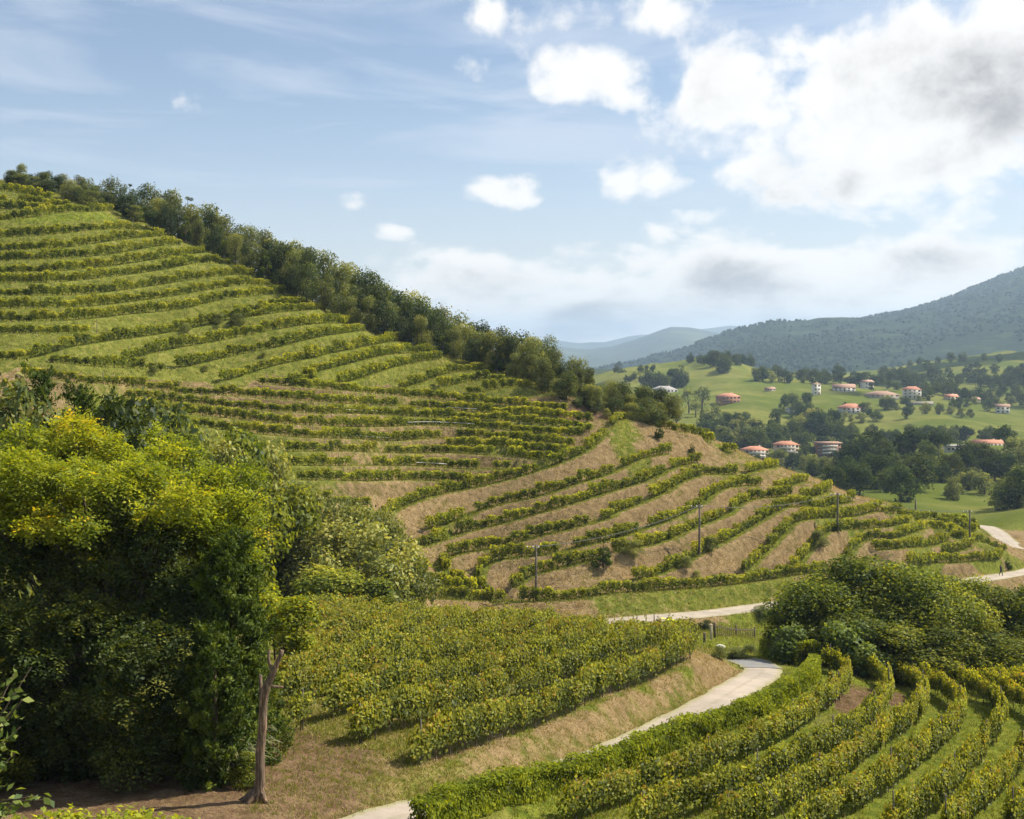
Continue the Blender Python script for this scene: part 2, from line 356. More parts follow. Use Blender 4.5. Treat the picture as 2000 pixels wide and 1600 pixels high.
_A = np.zeros((_n+3, _n+3)); _A[:_n, :_n] = _ker((_u[:, None]-_u)**2+(_v[:, None]-_v)**2) + np.eye(_n)*2e-4
_A[:_n, _n] = 1; _A[:_n, _n+1] = _u; _A[:_n, _n+2] = _v; _A[_n:, :_n] = _A[:_n, _n:].T
_w = np.linalg.solve(_A, np.concatenate([(CP[:, 2]-HY)/1000.0, np.zeros(3)]))
def ground_py(px, d):
    px, d = np.broadcast_arrays(np.asarray(px, float), np.asarray(d, float)); sh = px.shape
    u, v = tps_uv(np.clip(px.ravel(), -900, 2900), d.ravel()); o = np.empty(u.size)
    for i in range(0, u.size, 20000):
        a, b = u[i:i+20000, None], v[i:i+20000, None]
        o[i:i+20000] = (_ker((a-_u)**2+(b-_v)**2) @ _w[:_n]) + _w[_n] + _w[_n+1]*a[:, 0] + _w[_n+2]*b[:, 0]
    return (HY + 1000*o).reshape(sh)
def base_h(x, y):
    """smooth ground height at world x, y (y ahead of the viewpoint)"""
    x = np.asarray(x, float); y = np.maximum(np.asarray(y, float), 2.0)
    return -(ground_py(CX+F*x/y, y)-HY)/F*y
_DS = np.concatenate([np.arange(30, 130, 1.2), np.arange(130, 260, 1.2), np.geomspace(260, 2600, 110)])
def cast(px, py, dmin=30.0, dmax=2600.0):
    """first ground point seen along the line of sight through a photo pixel"""
    ds = np.concatenate([[dmin], _DS[(_DS > dmin) & (_DS < dmax)], [dmax]])
    for _ in range(2):
        g = ground_py(np.full(ds.shape, float(px)), ds)
        k = np.nonzero(g <= py)[0]
        i = int(np.argmin(g-py)) if len(k) == 0 else int(k[0])
        d = ds[i]
        if i == 0: break
        ds = np.linspace(ds[i-1], ds[i], 14)
    g = float(ground_py(float(px), float(d)))
    return np.array([(px-CX)/F*d, d, -(g-HY)/F*d])

def resample(P, step):
    P = np.asarray(P, float); s = np.concatenate([[0], np.cumsum(np.linalg.norm(np.diff(P[:, :2], axis=0), axis=1))])
    n = max(2, int(s[-1]/step)+1); q = np.linspace(0, s[-1], n)
    return np.stack([np.interp(q, s, P[:, i]) for i in range(P.shape[1])], 1)
def smooth_px(pts, k=8):
    """Catmull-Rom through pixel points"""
    P = np.array(pts, float)
    if len(P) < 3:
        return np.array([P[0]+(P[-1]-P[0])*t for t in np.linspace(0, 1, k+1)])
    Q = np.vstack([2*P[0]-P[1], P, 2*P[-1]-P[-2]]); o = []
    for i in range(1, len(Q)-2):
        for t in np.linspace(0, 1, k, endpoint=False):
            a, b, c, d = Q[i-1:i+3]
            o.append(0.5*((2*b)+(-a+c)*t+(2*a-5*b+4*c-d)*t*t+(-a+3*b-3*c+d)*t**3))
    o.append(P[-1]); return np.array(o)

# ------------------------------------------------------------------ the vine rows, as lines on the ground
def c1(*p): return [(x/2.857, 300+y/2.857) for x, y in p]
def c2(*p): return [(600+x/2.857, 500+y/2.857) for x, y in p]
def k4(*p): return [(1200+x/2.5, 780+y/2.5) for x, y in p]
def k5(*p): return [(700+x*.3, 950+y*.3) for x, y in p]
def k8(*p): return [(1150+x/2.353, 1100+y/2.353) for x, y in p]
ROWS = []       # dict(zone, px polyline)
def row(zone, pts, **kw): ROWS.append(dict(zone=zone, px=pts, **kw))
# upper left hillside
row('A', c1((-60, 205), (130, 228), (260, 262)))
row('A', c1((-60, 262), (200, 290), (350, 300)))
row('A', c1((-60, 325), (100, 318), (240, 312)))
row('A', c1((-60, 385), (120, 368), (300, 338), (480, 328), (605, 322)))
row('A', c1((-60, 478), (250, 462), (500, 432), (745, 425)))
row('A', c1((-60, 552), (300, 537), (600, 492), (885, 462)))
row('A', c1((-60, 608), (300, 592), (600, 567), (850, 522), (985, 512)))
row('A', c1((-60, 672), (300, 662), (600, 632), (900, 587), (1145, 552)))
row('A', c1((-60, 728), (300, 722), (600, 692), (900, 652), (1100, 612), (1250, 625)))
row('A', c1((-60, 798), (400, 792), (700, 762), (1000, 717), (1250, 682), (1385, 682)))
row('A', c1((-60, 872), (400, 862), (700, 832), (1000, 792), (1250, 747), (1475, 737)))
row('A', c1((-60, 947), (400, 932), (700, 902), (1000, 872), (1250, 815), (1550, 785)))
row('A', c1((-60, 1012), (300, 1007), (540, 1007)))
row('A', c1((-60, 1162), (200, 1142), (330, 1097), (540, 1057), (800, 1022), (1050, 982), (1300, 922), (1500, 862), (1665, 842)))
row('A', c1((1350, 925), (1500, 895), (1755, 872)))
row('A', c1((720, 1150), (820, 1122), (1000, 1085), (1250, 1042), (1500, 992), (1750, 952), (1950, 952)))
row('A', c1((340, 1168), (500, 1192), (700, 1198), (870, 1218)))
row('A', c1((1020, 1200), (1250, 1142), (1500, 1092), (1750, 1032), (1890, 1008)) + c2((300, 418)))
row('A', c1((1270, 1272), (1500, 1192), (1750, 1142)) + c2((0, 572), (200, 532), (440, 484), (530, 482)))
row('A', c1((1640, 1300), (1760, 1245)) + c2((0, 662), (200, 612), (450, 552), (700, 542)))
row('A', c2((200, 715), (450, 632), (620, 592), (720, 582)))
row('A', c2((540, 742), (700, 682), (800, 652), (945, 642)))
row('A', c2((760, 735), (900, 702), (1060, 697)))
row('A', c2((930, 772), (1080, 738), (1210, 737)))
# brown terraces below
row('C', c1((170, 1242), (400, 1277), (600, 1292), (960, 1327)))
row('C', c1((1490, 1285),) + c2((0, 737), (300, 762), (600, 792), (790, 807), (1100, 837), (1350, 857), (1415, 872)))
row('C', c1((1000, 1340), (1300, 1355)) + c2((0, 812), (300, 832), (500, 842), (900, 872), (1200, 887), (1450, 907), (1545, 935)))
row('C', c1((750, 1362), (1100, 1402), (1500, 1437)) + c2((0, 880), (300, 882), (550, 897), (900, 912), (1250, 932), (1500, 962), (1545, 987)))
row('C', c1((820, 1432), (1200, 1472), (1500, 1502)) + c2((0, 947), (250, 957), (500, 952), (700, 947), (1000, 962), (1250, 987), (1490, 1007)))
row('C', c1((1010, 1512), (1230, 1542), (1400, 1562)) + c2((0, 1017), (250, 1022), (450, 1036), (700, 1019), (1000, 1017), (1300, 1042), (1440, 1062)))
row('C', c2((820, 1064), (1050, 1066), (1300, 1092), (1410, 1102)))
row('C', c2((-270, 1094), (0, 1092), (200, 1092), (500, 1102), (800, 1102), (1100, 1117), (1320, 1142)), gap=.10)
row('C', c2((-210, 1164), (0, 1172), (350, 1172), (700, 1177), (900, 1192), (1170, 1190)), gap=.14)
row('C', c2((-200, 1248), (0, 1252), (300, 1257), (600, 1252), (870, 1268)), gap=.14)
row('C', c2((-40, 1342), (100, 1365), (300, 1412)))
# tan spur
row('B', c2((410, 1490), (480, 1425), (700, 1342), (950, 1292), (1150, 1242), (1400, 1162), (1550, 1092), (1650, 1002), (1740, 912)) + k4((70, 100), (200, 133), (350, 168), (440, 188)), gap=.08)
row('B', c2((700, 1530), (900, 1450), (1050, 1392), (1300, 1342), (1500, 1272), (1700, 1212), (1850, 1137), (2000, 1107)), gap=.06)
row('B', k5((620, 690), (520, 655), (420, 575), (345, 470), (350, 415), (480, 375), (700, 302), (900, 252), (1070, 205), (1300, 142)) + k4((0, 445), (150, 400), (300, 332), (390, 312)), gap=.04)
row('B', k5((720, 690), (610, 605), (540, 520), (590, 460), (750, 422), (900, 402), (1150, 332), (1400, 272), (1650, 202)) + k4((0, 555), (150, 500), (250, 450), (330, 402), (395, 378)), gap=.05)
row('B', k5((840, 725), (790, 620), (830, 510), (1000, 467), (1250, 442), (1500, 382), (1700, 332)) + k4((0, 682), (200, 616), (350, 556), (430, 506), (530, 436), (690, 424)), gap=.06)
row('B', k5((1030, 670), (1075, 610), (1140, 572), (1250, 547), (1480, 492), (1540, 474)))
row('B', k4((20, 746), (130, 722), (250, 690), (400, 622), (560, 562), (620, 506), (700, 484), (840, 478)))
row('B', k4((120, 885), (250, 842), (400, 762), (560, 682), (700, 602), (850, 524), (950, 532), (1060, 520), (1155, 502)))
row('B', k4((645, 842), (720, 762), (800, 682), (850, 624), (900, 594), (1000, 584), (1150, 577), (1280, 545)))
row('B', k4((885, 822), (930, 762), (985, 692), (1050, 644), (1150, 638), (1300, 628), (1430, 604)))
row('B', k4((1140, 772), (1170, 722), (1205, 692), (1300, 688), (1400, 672), (1515, 630)))
row('B', k4((1300, 737), (1400, 728), (1530, 722), (1620, 692)))
row('B', k4((1620, 757), (1680, 740), (1730, 722)))
row('B', k4((1450, 797), (1600, 802), (1750, 792), (1880, 777)))
row('B', k5((1195, 745), (1400, 735)) + k4((0, 948), (150, 940), (300, 930), (500, 915), (700, 890), (870, 862), (1000, 842)))
row('B', k5((890, 752), (1000, 752), (1110, 750)))
row('B', k5((500, 725), (600, 735), (700, 738), (800, 740)))
row('S', k4((410, 366), (500, 370), (575, 372)))
row('S', k4((660, 358), (720, 342), (790, 332)))
row('S', k4((800, 440), (860, 420), (925, 402)))
row('S', k4((930, 485), (990, 468), (1045, 450)))
row('S', k4((455, 205), (510, 230), (560, 262)))
row('S', k4((1330, 556), (1390, 562), (1440, 582)))
row('T', k4((1470, 585), (1520, 602), (1572, 640)))
row('T', k4((1545, 580), (1610, 608), (1680, 668)))
row('T', k4((1625, 585), (1690, 612), (1745, 658)))
row('T', k4((1590, 640), (1630, 652), (1678, 680)))
row('T', k4((1690, 590), (1740, 612), (1775, 640)))
row('T', k4((1740, 690), (1810, 706), (1892, 750)))
# right-hand vineyard in front
row('R', k8((-60, 1180), (60, 1150), (420, 1035), (660, 925), (900, 815), (1060, 705), (1170, 610), (1185, 545), (1110, 500)))
row('R', k8((250, 1250), (400, 1190), (620, 1115), (860, 1010), (1060, 915), (1220, 815), (1340, 705), (1380, 630), (1340, 565), (1230, 520)))
row('R', k8((640, 1270), (780, 1215), (1060, 1060), (1260, 920), (1410, 815), (1510, 735), (1545, 660), (1510, 600), (1400, 548)))
row('R', k8((980, 1270), (1120, 1190), (1310, 1100), (1460, 980), (1580, 885), (1680, 795), (1715, 715), (1660, 645), (1550, 585)))
row('R', k8((1400, 1270), (1520, 1190), (1620, 1130), (1720, 1015), (1810, 905), (1885, 795), (1895, 715), (1840, 655), (1720, 605)))
row('R', k8((1640, 1290), (1760, 1180), (1880, 1080), (1990, 955), (2060, 850), (2080, 760), (2000, 690), (1890, 640)))
row('R', k8((1950, 1250), (2050, 1150), (2150, 1040), (2230, 930), (2250, 800)))
row('R', k8((1190, 498), (1400, 536), (1600, 566), (1800, 598), (2060, 640), (2200, 665)))
row('R', k8((1330, 500), (1500, 524), (1800, 568), (2060, 606), (2200, 630)))
for r in ROWS:
    P = smooth_px(r['px'])
    dmin = 34 if r['zone'] == 'R' else 104
    r['P'] = resample([cast(a, b, dmin, 120 if r['zone'] == 'R' else 250) for a, b in P], 0.5)
# lower middle vineyard: straight parallel rows
_p0 = cast(822, 1494, 36); _p1 = cast(1352, 1288, 50)
_dir = (_p1-_p0)[:2]; _L = np.linalg.norm(_dir); _dir /= _L; _prp = np.array([-_dir[1], _dir[0]])
for k in range(10):
    o = _p0[:2] + _prp*3.0*k
    pts = []
    for s in np.arange(-4, 60, .5):
        q = o + _dir*(s if k else max(s, 0)); px = CX+F*q[0]/q[1]
        if k and k < 4 and s < 0.3*k-0.6: continue
        if k >= 4 and px < 560+ (k-4)*9: continue
        if q[1] > 85-abs(k-6)*.3 or px > 1352-k*2: break
        pts.append(q)
    if len(pts) > 6:
        pts = np.array(pts); h = base_h(pts[:, 0], pts[:, 1])
        ROWS.append(dict(zone='L', P=np.column_stack([pts, h])))
# smooth row heights a little so that each terrace reads level
for r in ROWS:
    z = r['P'][:, 2]; k = min(9, len(z)//2*2-1)
    if k > 2:
        zp = np.pad(z, k//2, mode='edge'); r['P'][:, 2] = np.convolve(zp, np.ones(k)/k, 'valid')

# roads
ROAD1 = [(560, 1668), (690, 1625), (770, 1602), (900, 1566), (1030, 1530), (1160, 1490), (1300, 1427), (1400, 1372), (1452, 1338), (1490, 1318), (1497, 1306), (1468, 1294), (1442, 1287)]
ROAD2 = [(1080, 1232), (1180, 1217), (1300, 1206), (1420, 1195), (1540, 1178), (1700, 1160), (1850, 1141), (1985, 1121), (2040, 1108)]
ROAD3 = [(2030, 1080), (1990, 1070), (1964, 1056), (1950, 1042), (1930, 1030), (1905, 1024)]
def road_line(px, dmin, dmax): return resample([cast(a, b, dmin, dmax) for a, b in smooth_px(px)], 0.5)
R1 = road_line(ROAD1, 32, 100); R2 = road_line(ROAD2, 110, 230); R3 = road_line(ROAD3, 195, 300)
def ssm(P, k=15):
    Q = P.copy(); k = min(k, len(P)//2*2-1)
    for i in range(3):
        Q[:, i] = np.convolve(np.pad(P[:, i], k//2, mode='edge'), np.ones(k)/k, 'valid')
    return Q
R1, R2, R3 = ssm(R1), ssm(R2), ssm(R3)
ROADS = [(R1, 1.25), (R2, 1.7), (R3, 1.9)]

# lookup trees
_rp = [(p, i) for i, r in enumerate(ROWS) for p in r['P']]
KD = kdtree.KDTree(len(_rp))
for j, (p, i) in enumerate(_rp): KD.insert((p[0], p[1], 0), j)
KD.balance()
_rd = [(p, w) for R, w in ROADS for p in R]
KR = kdtree.KDTree(len(_rd))
for j, (p, w) in enumerate(_rd): KR.insert((p[0], p[1], 0), j)
KR.balance()
BENCH = {'A': (.75, 1.9), 'B': (.85, 2.2), 'C': (.8, 2.0), 'S': (.7, 1.8), 'T': (.7, 1.8), 'L': (.1, .8), 'R': (.1, .8)}
def heights(x, y):
    """final ground height with terraces and road beds; also distance to row, row zone index, distance to road"""
    x = np.asarray(x, float).ravel(); y = np.asarray(y, float).ravel()
    h = base_h(x, y)
    h = h + fbm(x*.5, y*.5, 3, 3)*np.where(y < 36, .2, .28) + fbm(x*2.1, y*2.1, 2, 9)*.12*(y < 260)
    h = h + np.where(y > 280, fbm(x*.02, y*.02, 4, 5)*np.minimum(y*.012, 14), 0)
    dr = np.full(x.size, 99.0); zi = np.full(x.size, -1, int); dd = np.full(x.size, 99.0)
    idx = np.nonzero((y > 30) & (y < 270) & (np.abs(x/y) < .75))[0]
    for i in idx:
        _, j, r = KD.find((x[i], y[i], 0))
        if r < 9:
            p, k = _rp[j]; zone = ROWS[k]['zone']; a, b = BENCH[zone]
            w = 1-sstep(r, a, b); h[i] = h[i]*(1-w)+p[2]*w; dr[i] = r; zi[i] = k
        _, j, r = KR.find((x[i], y[i], 0))
        if r < 9:
            p, wd = _rd[j]; w = 1-sstep(r, wd+.25, wd+1.3)
            h[i] = h[i]*(1-w)+(p[2]-.02)*w; dd[i] = r-wd
    return h, dr, zi, dd
def gz(x, y): return float(heights([x], [y])[0][0])
def on(px, py, dmin=30.0, dmax=2600.0):
    p = cast(px, py, dmin, dmax); p[2] = gz(p[0], p[1]); return p

# ------------------------------------------------------------------ ground sheet
PXS = np.concatenate([np.arange(-3000, -600, 120), np.arange(-600, -60, 18), np.arange(-60, 2060, 4.6), np.arange(2060, 2700, 18), np.arange(2700, 5001, 120)])
DSS = np.concatenate([np.geomspace(2.2, 34, 26)[:-1], np.arange(34, 112, .5), np.arange(112, 222, .5), np.geomspace(222, 420, 70)[:-1], np.geomspace(420, 1700, 120)[:-1], np.geomspace(1700, 14000, 28)])
gx, gd = np.meshgrid(PXS, DSS); X = (gx-CX)/F*gd; Yv = gd
H, DR, ZI, DD = heights(X, Yv)
nr, nc = gx.shape
ii = (np.arange(nr-1)[:, None]*nc + np.arange(nc-1)).ravel()
GF = np.stack([ii, ii+1, ii+nc+1, ii+nc], 1)
xr, yr, pxr = X.ravel(), Yv.ravel(), gx.ravel()
# what grows where: r = dry straw, g = bare soil, b = lush green
straw = np.full(xr.size, .15); soil = np.zeros(xr.size); lush = np.full(xr.size, .25)
zn = np.array([r['zone'] for r in ROWS] + ['-'])[ZI]
n1 = fbm(xr*.18, yr*.18, 3, 21)+.5; n2 = fbm(xr*.7, yr*.7, 3, 31)+.5
bank = sstep(DR, .55, 1.15)
for z, s, so_, lu in (('A', .26, .04, .35), ('B', 1.15, .22, .06), ('S', .85, .2, .1), ('T', .2, 0, .4), ('C', .75, .55, .02)):
    k = zn == z
    pch = np.clip(n1[k]*1.6-.3, 0, 1)
    straw[k] = np.where(True, bank[k]*s*(.55+.45*pch) + (1-bank[k])*.12, 0)
    soil[k] = bank[k]*so_*(.4+.9*(1-pch)); lush[k] = bank[k]*lu + (1-bank[k])*.75
k = zn == 'B'; gp = sstep(n1[k], .56, .70)          # grassy patches on the tan banks
straw[k] *= 1-.4*gp
k = zn == 'C'; soil[k] = np.maximum(soil[k], (1-bank[k])*.35); lush[k] *= .4
k = (zn == 'R') & (DR < 3); straw[k] = .05*n2[k]; lush[k] = .95; soil[k] = 0
k = (zn == 'L') & (DR < 4); straw[k] = .25+.2*n2[k]; lush[k] = .55; soil[k] = .15*n2[k]
ri = np.array([i for i, r in enumerate(ROWS) if r['zone'] == 'R'])
k = np.isin(ZI, ri[:2]) & (DR < 1.3) & (yr > 46) & (yr < 72); soil[k] = np.clip((n1[k]-.42)*5, 0, .85)*(np.abs(DR[k]-.9) < .8)
def splat(pxpts, w0, w1, s=None, g=None, l=None, dmin=32, dmax=260):
    P = resample([cast(a, b, dmin, dmax) for a, b in smooth_px(pxpts, 5)], .6)
    K = kdtree.KDTree(len(P))
    for j, p in enumerate(P): K.insert((p[0], p[1], 0), j)
    K.balance()
    lo = P[:, :2].min(0)-w1; hi = P[:, :2].max(0)+w1
    for i in np.nonzero((xr > lo[0]) & (xr < hi[0]) & (yr > lo[1]) & (yr < hi[1]))[0]:
        r = K.find((xr[i], yr[i], 0))[2] + (n2[i]-.5)*2.2
        w = 1-sstep(r, w0, w1)
        if w > 0:
            if s is not None: straw[i] += (s-straw[i])*w
            if g is not None: soil[i] += (g-soil[i])*w
            if l is not None: lush[i] += (l-lush[i])*w
splat([(700, 1560), (900, 1500), (1100, 1442), (1250, 1385), (1380, 1322), (1408, 1292)], 1.0, 2.4, .80, .25, .1)
splat([(860, 1530), (1000, 1495), (1150, 1455), (1290, 1395), (1400, 1335)], 1.0, 2.0, .55, .10, .5)
splat([(850, 1500), (960, 1455), (1100, 1400), (1250, 1344), (1350, 1300)], -.5, .7, .1, .05, .9)
splat([(545, 1590), (600, 1500), (700, 1500), (800, 1530)], 2.2, 3.6, .40, .22, .55)
splat([(560, 1520), (640, 1470), (740, 1500)], .8, 1.8, .5, .5, .2)
splat([(-100, 1560), (150, 1555), (380, 1545), (500, 1560)], 3, 6, .15, .75, .05)
splat([(0, 1480), (300, 1450), (480, 1480)], 3, 6, .1, .8, .0)
splat([(1120, 810), (1160, 805), (1195, 815)], 1.2, 3.0, .5, .85, 0., 120)
splat([(1130, 870), (1165, 840), (1200, 825)], 1.0, 2.0, .55, .5, .2, 120)
splat([(1180, 1185), (1300, 1178), (1400, 1168), (1530, 1150)], 1.0, 2.4, .25, .05, .6, 110, 200)
splat([(1100, 1212), (1200, 1205), (1320, 1195), (1430, 1184), (1540, 1168)], .3, 1.1, .75, .35, .1, 110, 200)
splat([(250, 830), (340, 860), (450, 900), (540, 930)], 4, 9, .15, .05, .5, 100, 180)
splat([(1420, 1265), (1500, 1230), (1540, 1210)], 3, 5, .1, 0., .95, 90, 200)
splat([(1250, 925), (1215, 860), (1220, 835)], 1.0, 3.2, .25, 0, .6, 120)
splat([(40, 430), (150, 425), (215, 425)], .8, 2.0, .1, 0, .9, 120)
splat([(1960, 1075), (1985, 1050), (2010, 1035)], 2, 5, .8, .1, .1, 195, 300)
# meadows and woods across the valley
far = yr > 262
mead = np.zeros(xr.size)
pyr = HY - F*H/yr
fz = sstep(yr, 262, 300)
mead = fz*.9
wood = fbm(xr*.012, yr*.012, 3, 55)
wd = np.where((yr > 900) & (yr < 1500), sstep(wood, .02, .08), 0) * (1-sstep(pxr, 1150, 1250)*(1-sstep(pxr, 1560, 1680)))
wd = np.maximum(wd, sstep(yr, 1650, 1800)*.9)
vly = ((yr > 380) & (yr < 600) & (pxr < 1760)); wd = np.where(vly, np.maximum(wd, .7), wd)
zone = np.zeros((xr.size, 4), np.float32)
zone[:, 0] = np.where(far, .10, straw); zone[:, 1] = np.where(far, 0, soil); zone[:, 2] = np.where(far, .6, lush); zone[:, 3] = 1
zone2 = np.zeros((xr.size, 4), np.float32); zone2[:, 0] = mead; zone2[:, 1] = wd; zone2[:, 3] = 1

def ground_mat():
    m, t = mat('ground')
    co = t.n('ShaderNodeTexCoord').outputs['Object']
    za = t.n('ShaderNodeAttribute', attribute_name='zone'); zb = t.n('ShaderNodeAttribute', attribute_name='zone2')
    s = t.n('ShaderNodeSeparateColor'); t.put(s.inputs[0], za.outputs['Color'])
    s2 = t.n('ShaderNodeSeparateColor'); t.put(s2.inputs[0], zb.outputs['Color'])
    big = t.noise(co, .12, 4, .6); mid = t.noise(co, 1.1, 5, .65); fine = t.noise(co, 7, 5, .7); mott = t.noise(co, .02, 4, .6)
    g0 = t.mix(t.rng(mid, .3, .7), (.15, .165, .034), (.30, .285, .075))
    gl = t.mix(t.rng(mid, .3, .7), (.13, .18, .026), (.29, .32, .05))
    c = t.mix(s.outputs[2], g0, gl)
    so2 = t.mix(t.rng(mid, .3, .7), (.16, .10, .06), (.29, .19, .12))
    st = t.mix(t.rng(t.m('ADD', t.m('MULTIPLY', mid, .5), t.m('MULTIPLY', fine, .5)), .35, .65), (.22, .15, .078), (.47, .345, .185))
    ws = t.rng(t.m('ADD', s.outputs[0], t.m('MULTIPLY', t.m('SUBTRACT', mid, .5), 1.3)), .25, .75)
    wg = t.rng(t.m('ADD', s.outputs[1], t.m('MULTIPLY', t.m('SUBTRACT', fine, .5), 1.3)), .3, .8)
    c = t.mix(ws, c, st); c = t.mix(wg, c, so2)
    md = t.mix(t.rng(mott, .4, .62), (.155, .195, .036), (.28, .275, .07)); md = t.mix(t.rng(big, .3, .7, 0, .35), md, (.10, .135, .03))
    c = t.mix(s2.outputs[0], c, md)
    c = t.mix(s2.outputs[1], c, t.mix(t.rng(big, .35, .65), (.022, .038, .014), (.055, .07, .022)))
    c = t.mix(t.rng(fine, .3, .7, .0, .65), c, t.mix(1.0, c, (.55, .55, .5), 'MULTIPLY'))
    p = t.n('ShaderNodeBsdfDiffuse'); t.put(p.inputs[0], c); p.inputs['Roughness'].default_value = .6
    b = t.n('ShaderNodeBump'); b.inputs['Strength'].default_value = 1.0; b.inputs['Distance'].default_value = .45
    t.put(b.inputs['Height'], t.m('ADD', t.m('MULTIPLY', mid, .8), t.m('MULTIPLY', fine, .45))); t.put(p.inputs['Normal'], b.outputs[0])
    out(t, p.outputs[0]); return m
M['ground'] = ground_mat()
gm = mesh_np('ground', np.column_stack([xr, yr, H]), GF, M['ground'], True)
for nm, arr in (('zone', zone), ('zone2', zone2)):
    a = gm.attributes.new(nm, 'FLOAT_COLOR', 'POINT'); a.data.foreach_set('color', arr.ravel())
tag(link('ground', gm), kind='structure')

def road_mat(name, col):
    m, t = mat(name)
    co = t.n('ShaderNodeTexCoord').outputs['Object']
    a = t.noise(co, .5, 5, .6); b = t.noise(co, 9, 4, .7)
    c = t.mix(t.rng(a, .3, .7), tuple(x*.8 for x in col), tuple(x*1.12 for x in col))
    c = t.mix(t.rng(b, .45, .8, 0, .35), c, tuple(x*.5 for x in col))
    ac = t.n('ShaderNodeAttribute', attribute_name='across').outputs['Fac']
    edge = t.rng(t.m('ADD', t.m('ABSOLUTE', ac), t.m('MULTIPLY', t.m('SUBTRACT', t.noise(co, 2.2, 5, .7), .5), .7)), .62, .98)
    c = t.mix(t.m('MULTIPLY', edge, .75), c, (.20, .19, .07))
    mid = t.rng(t.m('ADD', t.m('ABSOLUTE', ac), t.m('MULTIPLY', t.m('SUBTRACT', t.noise(co, 1.4, 5, .7), .5), .6)), .0, .16, .38, 0)
    c = t.mix(mid, c, (.17, .155, .09))
    p = t.n('ShaderNodeBsdfPrincipled'); t.put(p.inputs['Base Color'], c); p.inputs['Roughness'].default_value = .85
    bp = t.n('ShaderNodeBump'); bp.inputs['Strength'].default_value = .3; bp.inputs['Distance'].default_value = .03; t.put(bp.inputs['Height'], b); t.put(p.inputs['Normal'], bp.outputs[0])
    out(t, p.outputs[0]); return m
M['road'] = road_mat('concrete_lane', (.30, .255, .21)); M['lane_grey'] = road_mat('grey_lane', (.16, .16, .165))
def ribbon(name, P, w, m, lift=.05, rag=.12):
    d = unit(np.gradient(P[:, :2], axis=0)); nrm = np.stack([-d[:, 1], d[:, 0]], 1)
    V = []
    for k, p in enumerate(P):
        for s in (-1, -.5, 0, .5, 1):
            ww = w + (fbm(np.array([k*.35]), np.array([s*9.0]), 3, 77)[0]*rag*4 if abs(s) == 1 else 0)
            V.append((p[0]+nrm[k, 0]*ww*s, p[1]+nrm[k, 1]*ww*s, p[2]+lift+(.02 if s == 0 else 0) - (.10 if abs(s) == 1 else 0)*.3))
    n = len(P); Fq = np.array([(i*5+j, i*5+j+1, i*5+j+6, i*5+j+5) for i in range(n-1) for j in range(4)])
    me = mesh_np(name, V, Fq, m, True); at = me.attributes.new('across', 'FLOAT', 'POINT'); at.data.foreach_set('value', np.tile([-1, -.5, 0, .5, 1], n).astype(np.float32))
    return tag(link(name, me), kind='structure')
ribbon('lane', R1, 1.25, M['road']); ribbon('road', R2, 1.7, M['road']); ribbon('road', R3, 1.9, M['road'])
_ap = R1[-14:].copy(); _ap = resample(_ap, .5)
ribbon('grey_lane_patch', _ap, 1.4, M['lane_grey'], .075)  # darker grey strip over the last stretch of the lane

# ------------------------------------------------------------------ hills and mountains beyond
def forest_mat(name, dark, light, sc):
    m, t = mat(name)
    co = t.n('ShaderNodeTexCoord').outputs['Object']
    a = t.noise(co, sc, 6, .7); b = t.noise(co, sc*.18, 4, .6)
    c = t.mix(t.rng(a, .3, .7), dark, light); c = t.mix(t.rng(b, .52, .68, 0, .55), c, tuple(x*2.0 for x in light))
    p = t.n('ShaderNodeBsdfDiffuse'); t.put(p.inputs[0], c)
    bp = t.n('ShaderNodeBump'); bp.inputs['Strength'].default_value = 1; bp.inputs['Distance'].default_value = 12; t.put(bp.inputs['Height'], a); t.put(p.inputs['Normal'], bp.outputs[0])
    out(t, p.outputs[0]); return m
M['forest'] = forest_mat('forest_slope', (.016, .030, .014), (.036, .052, .022), .06)
M['forest2'] = forest_mat('far_slope', (.025, .035, .02), (.06, .07, .03), .012)
MT0 = {}
def mountain(name, prof, dp, df, zb, amp, m, nu=240, nv=46, seed=1):
    prof = np.array(prof, float); us = np.linspace(prof[0, 0], prof[-1, 0], nu); vs = np.linspace(0, 1.8, nv)
    pk = (HY-np.interp(us, prof[:, 0], prof[:, 1]))/F*dp
    U, Vv = np.meshgrid(us, vs); D = df+(dp-df)*Vv; Xm = (U-CX)/F*D
    s = np.where(Vv <= 1, np.sin(np.clip(Vv, 0, 1)*math.pi/2)**1.1, np.cos(np.clip(Vv-1, 0, 1)*math.pi/2))
    Z = zb+(pk[None, :]-zb)*s
    L = (dp-df)
    rid = fbm(Xm/L*3.0, D/L*2.0, 5, seed)
    Z = Z + rid*amp*np.clip(Vv*2, 0, 1)*np.clip(np.abs(1-Vv)*3.0+.02, 0, 1) + fbm(Xm/L*30, D/L*30, 3, seed+4)*amp*.07
    n = nv; ii = (np.arange(nv-1)[:, None]*nu+np.arange(nu-1)).ravel()
    Fq = np.stack([ii, ii+1, ii+nu+1, ii+nu], 1)
    V = np.column_stack([Xm.ravel(), D.ravel(), Z.ravel()])
    MT0.setdefault(name, (Xm, D, Z))
    return tag(link(name, mesh_np(name, V, Fq, m, True)), kind='structure')
mountain('mountain', [(1050, 740), (1250, 712), (1330, 700), (1400, 682), (1450, 667), (1520, 654), (1560, 652), (1640, 634), (1700, 622), (1750, 614), (1800, 602), (1850, 586), (1900, 567), (1950, 549), (2000, 533), (2100, 515), (2300, 520), (2600, 560), (3000, 600), (3600, 680)], 4200, 1900, -90, 170, M['forest'], 420, 60, 3)
mountain('wooded_hill', [(1150, 745), (1300, 716), (1400, 693), (1480, 671), (1560, 661), (1610, 660), (1645, 668), (1670, 690), (1720, 725), (1760, 745)], 3000, 2150, -85, 30, M['forest'], 200, 40, 8)
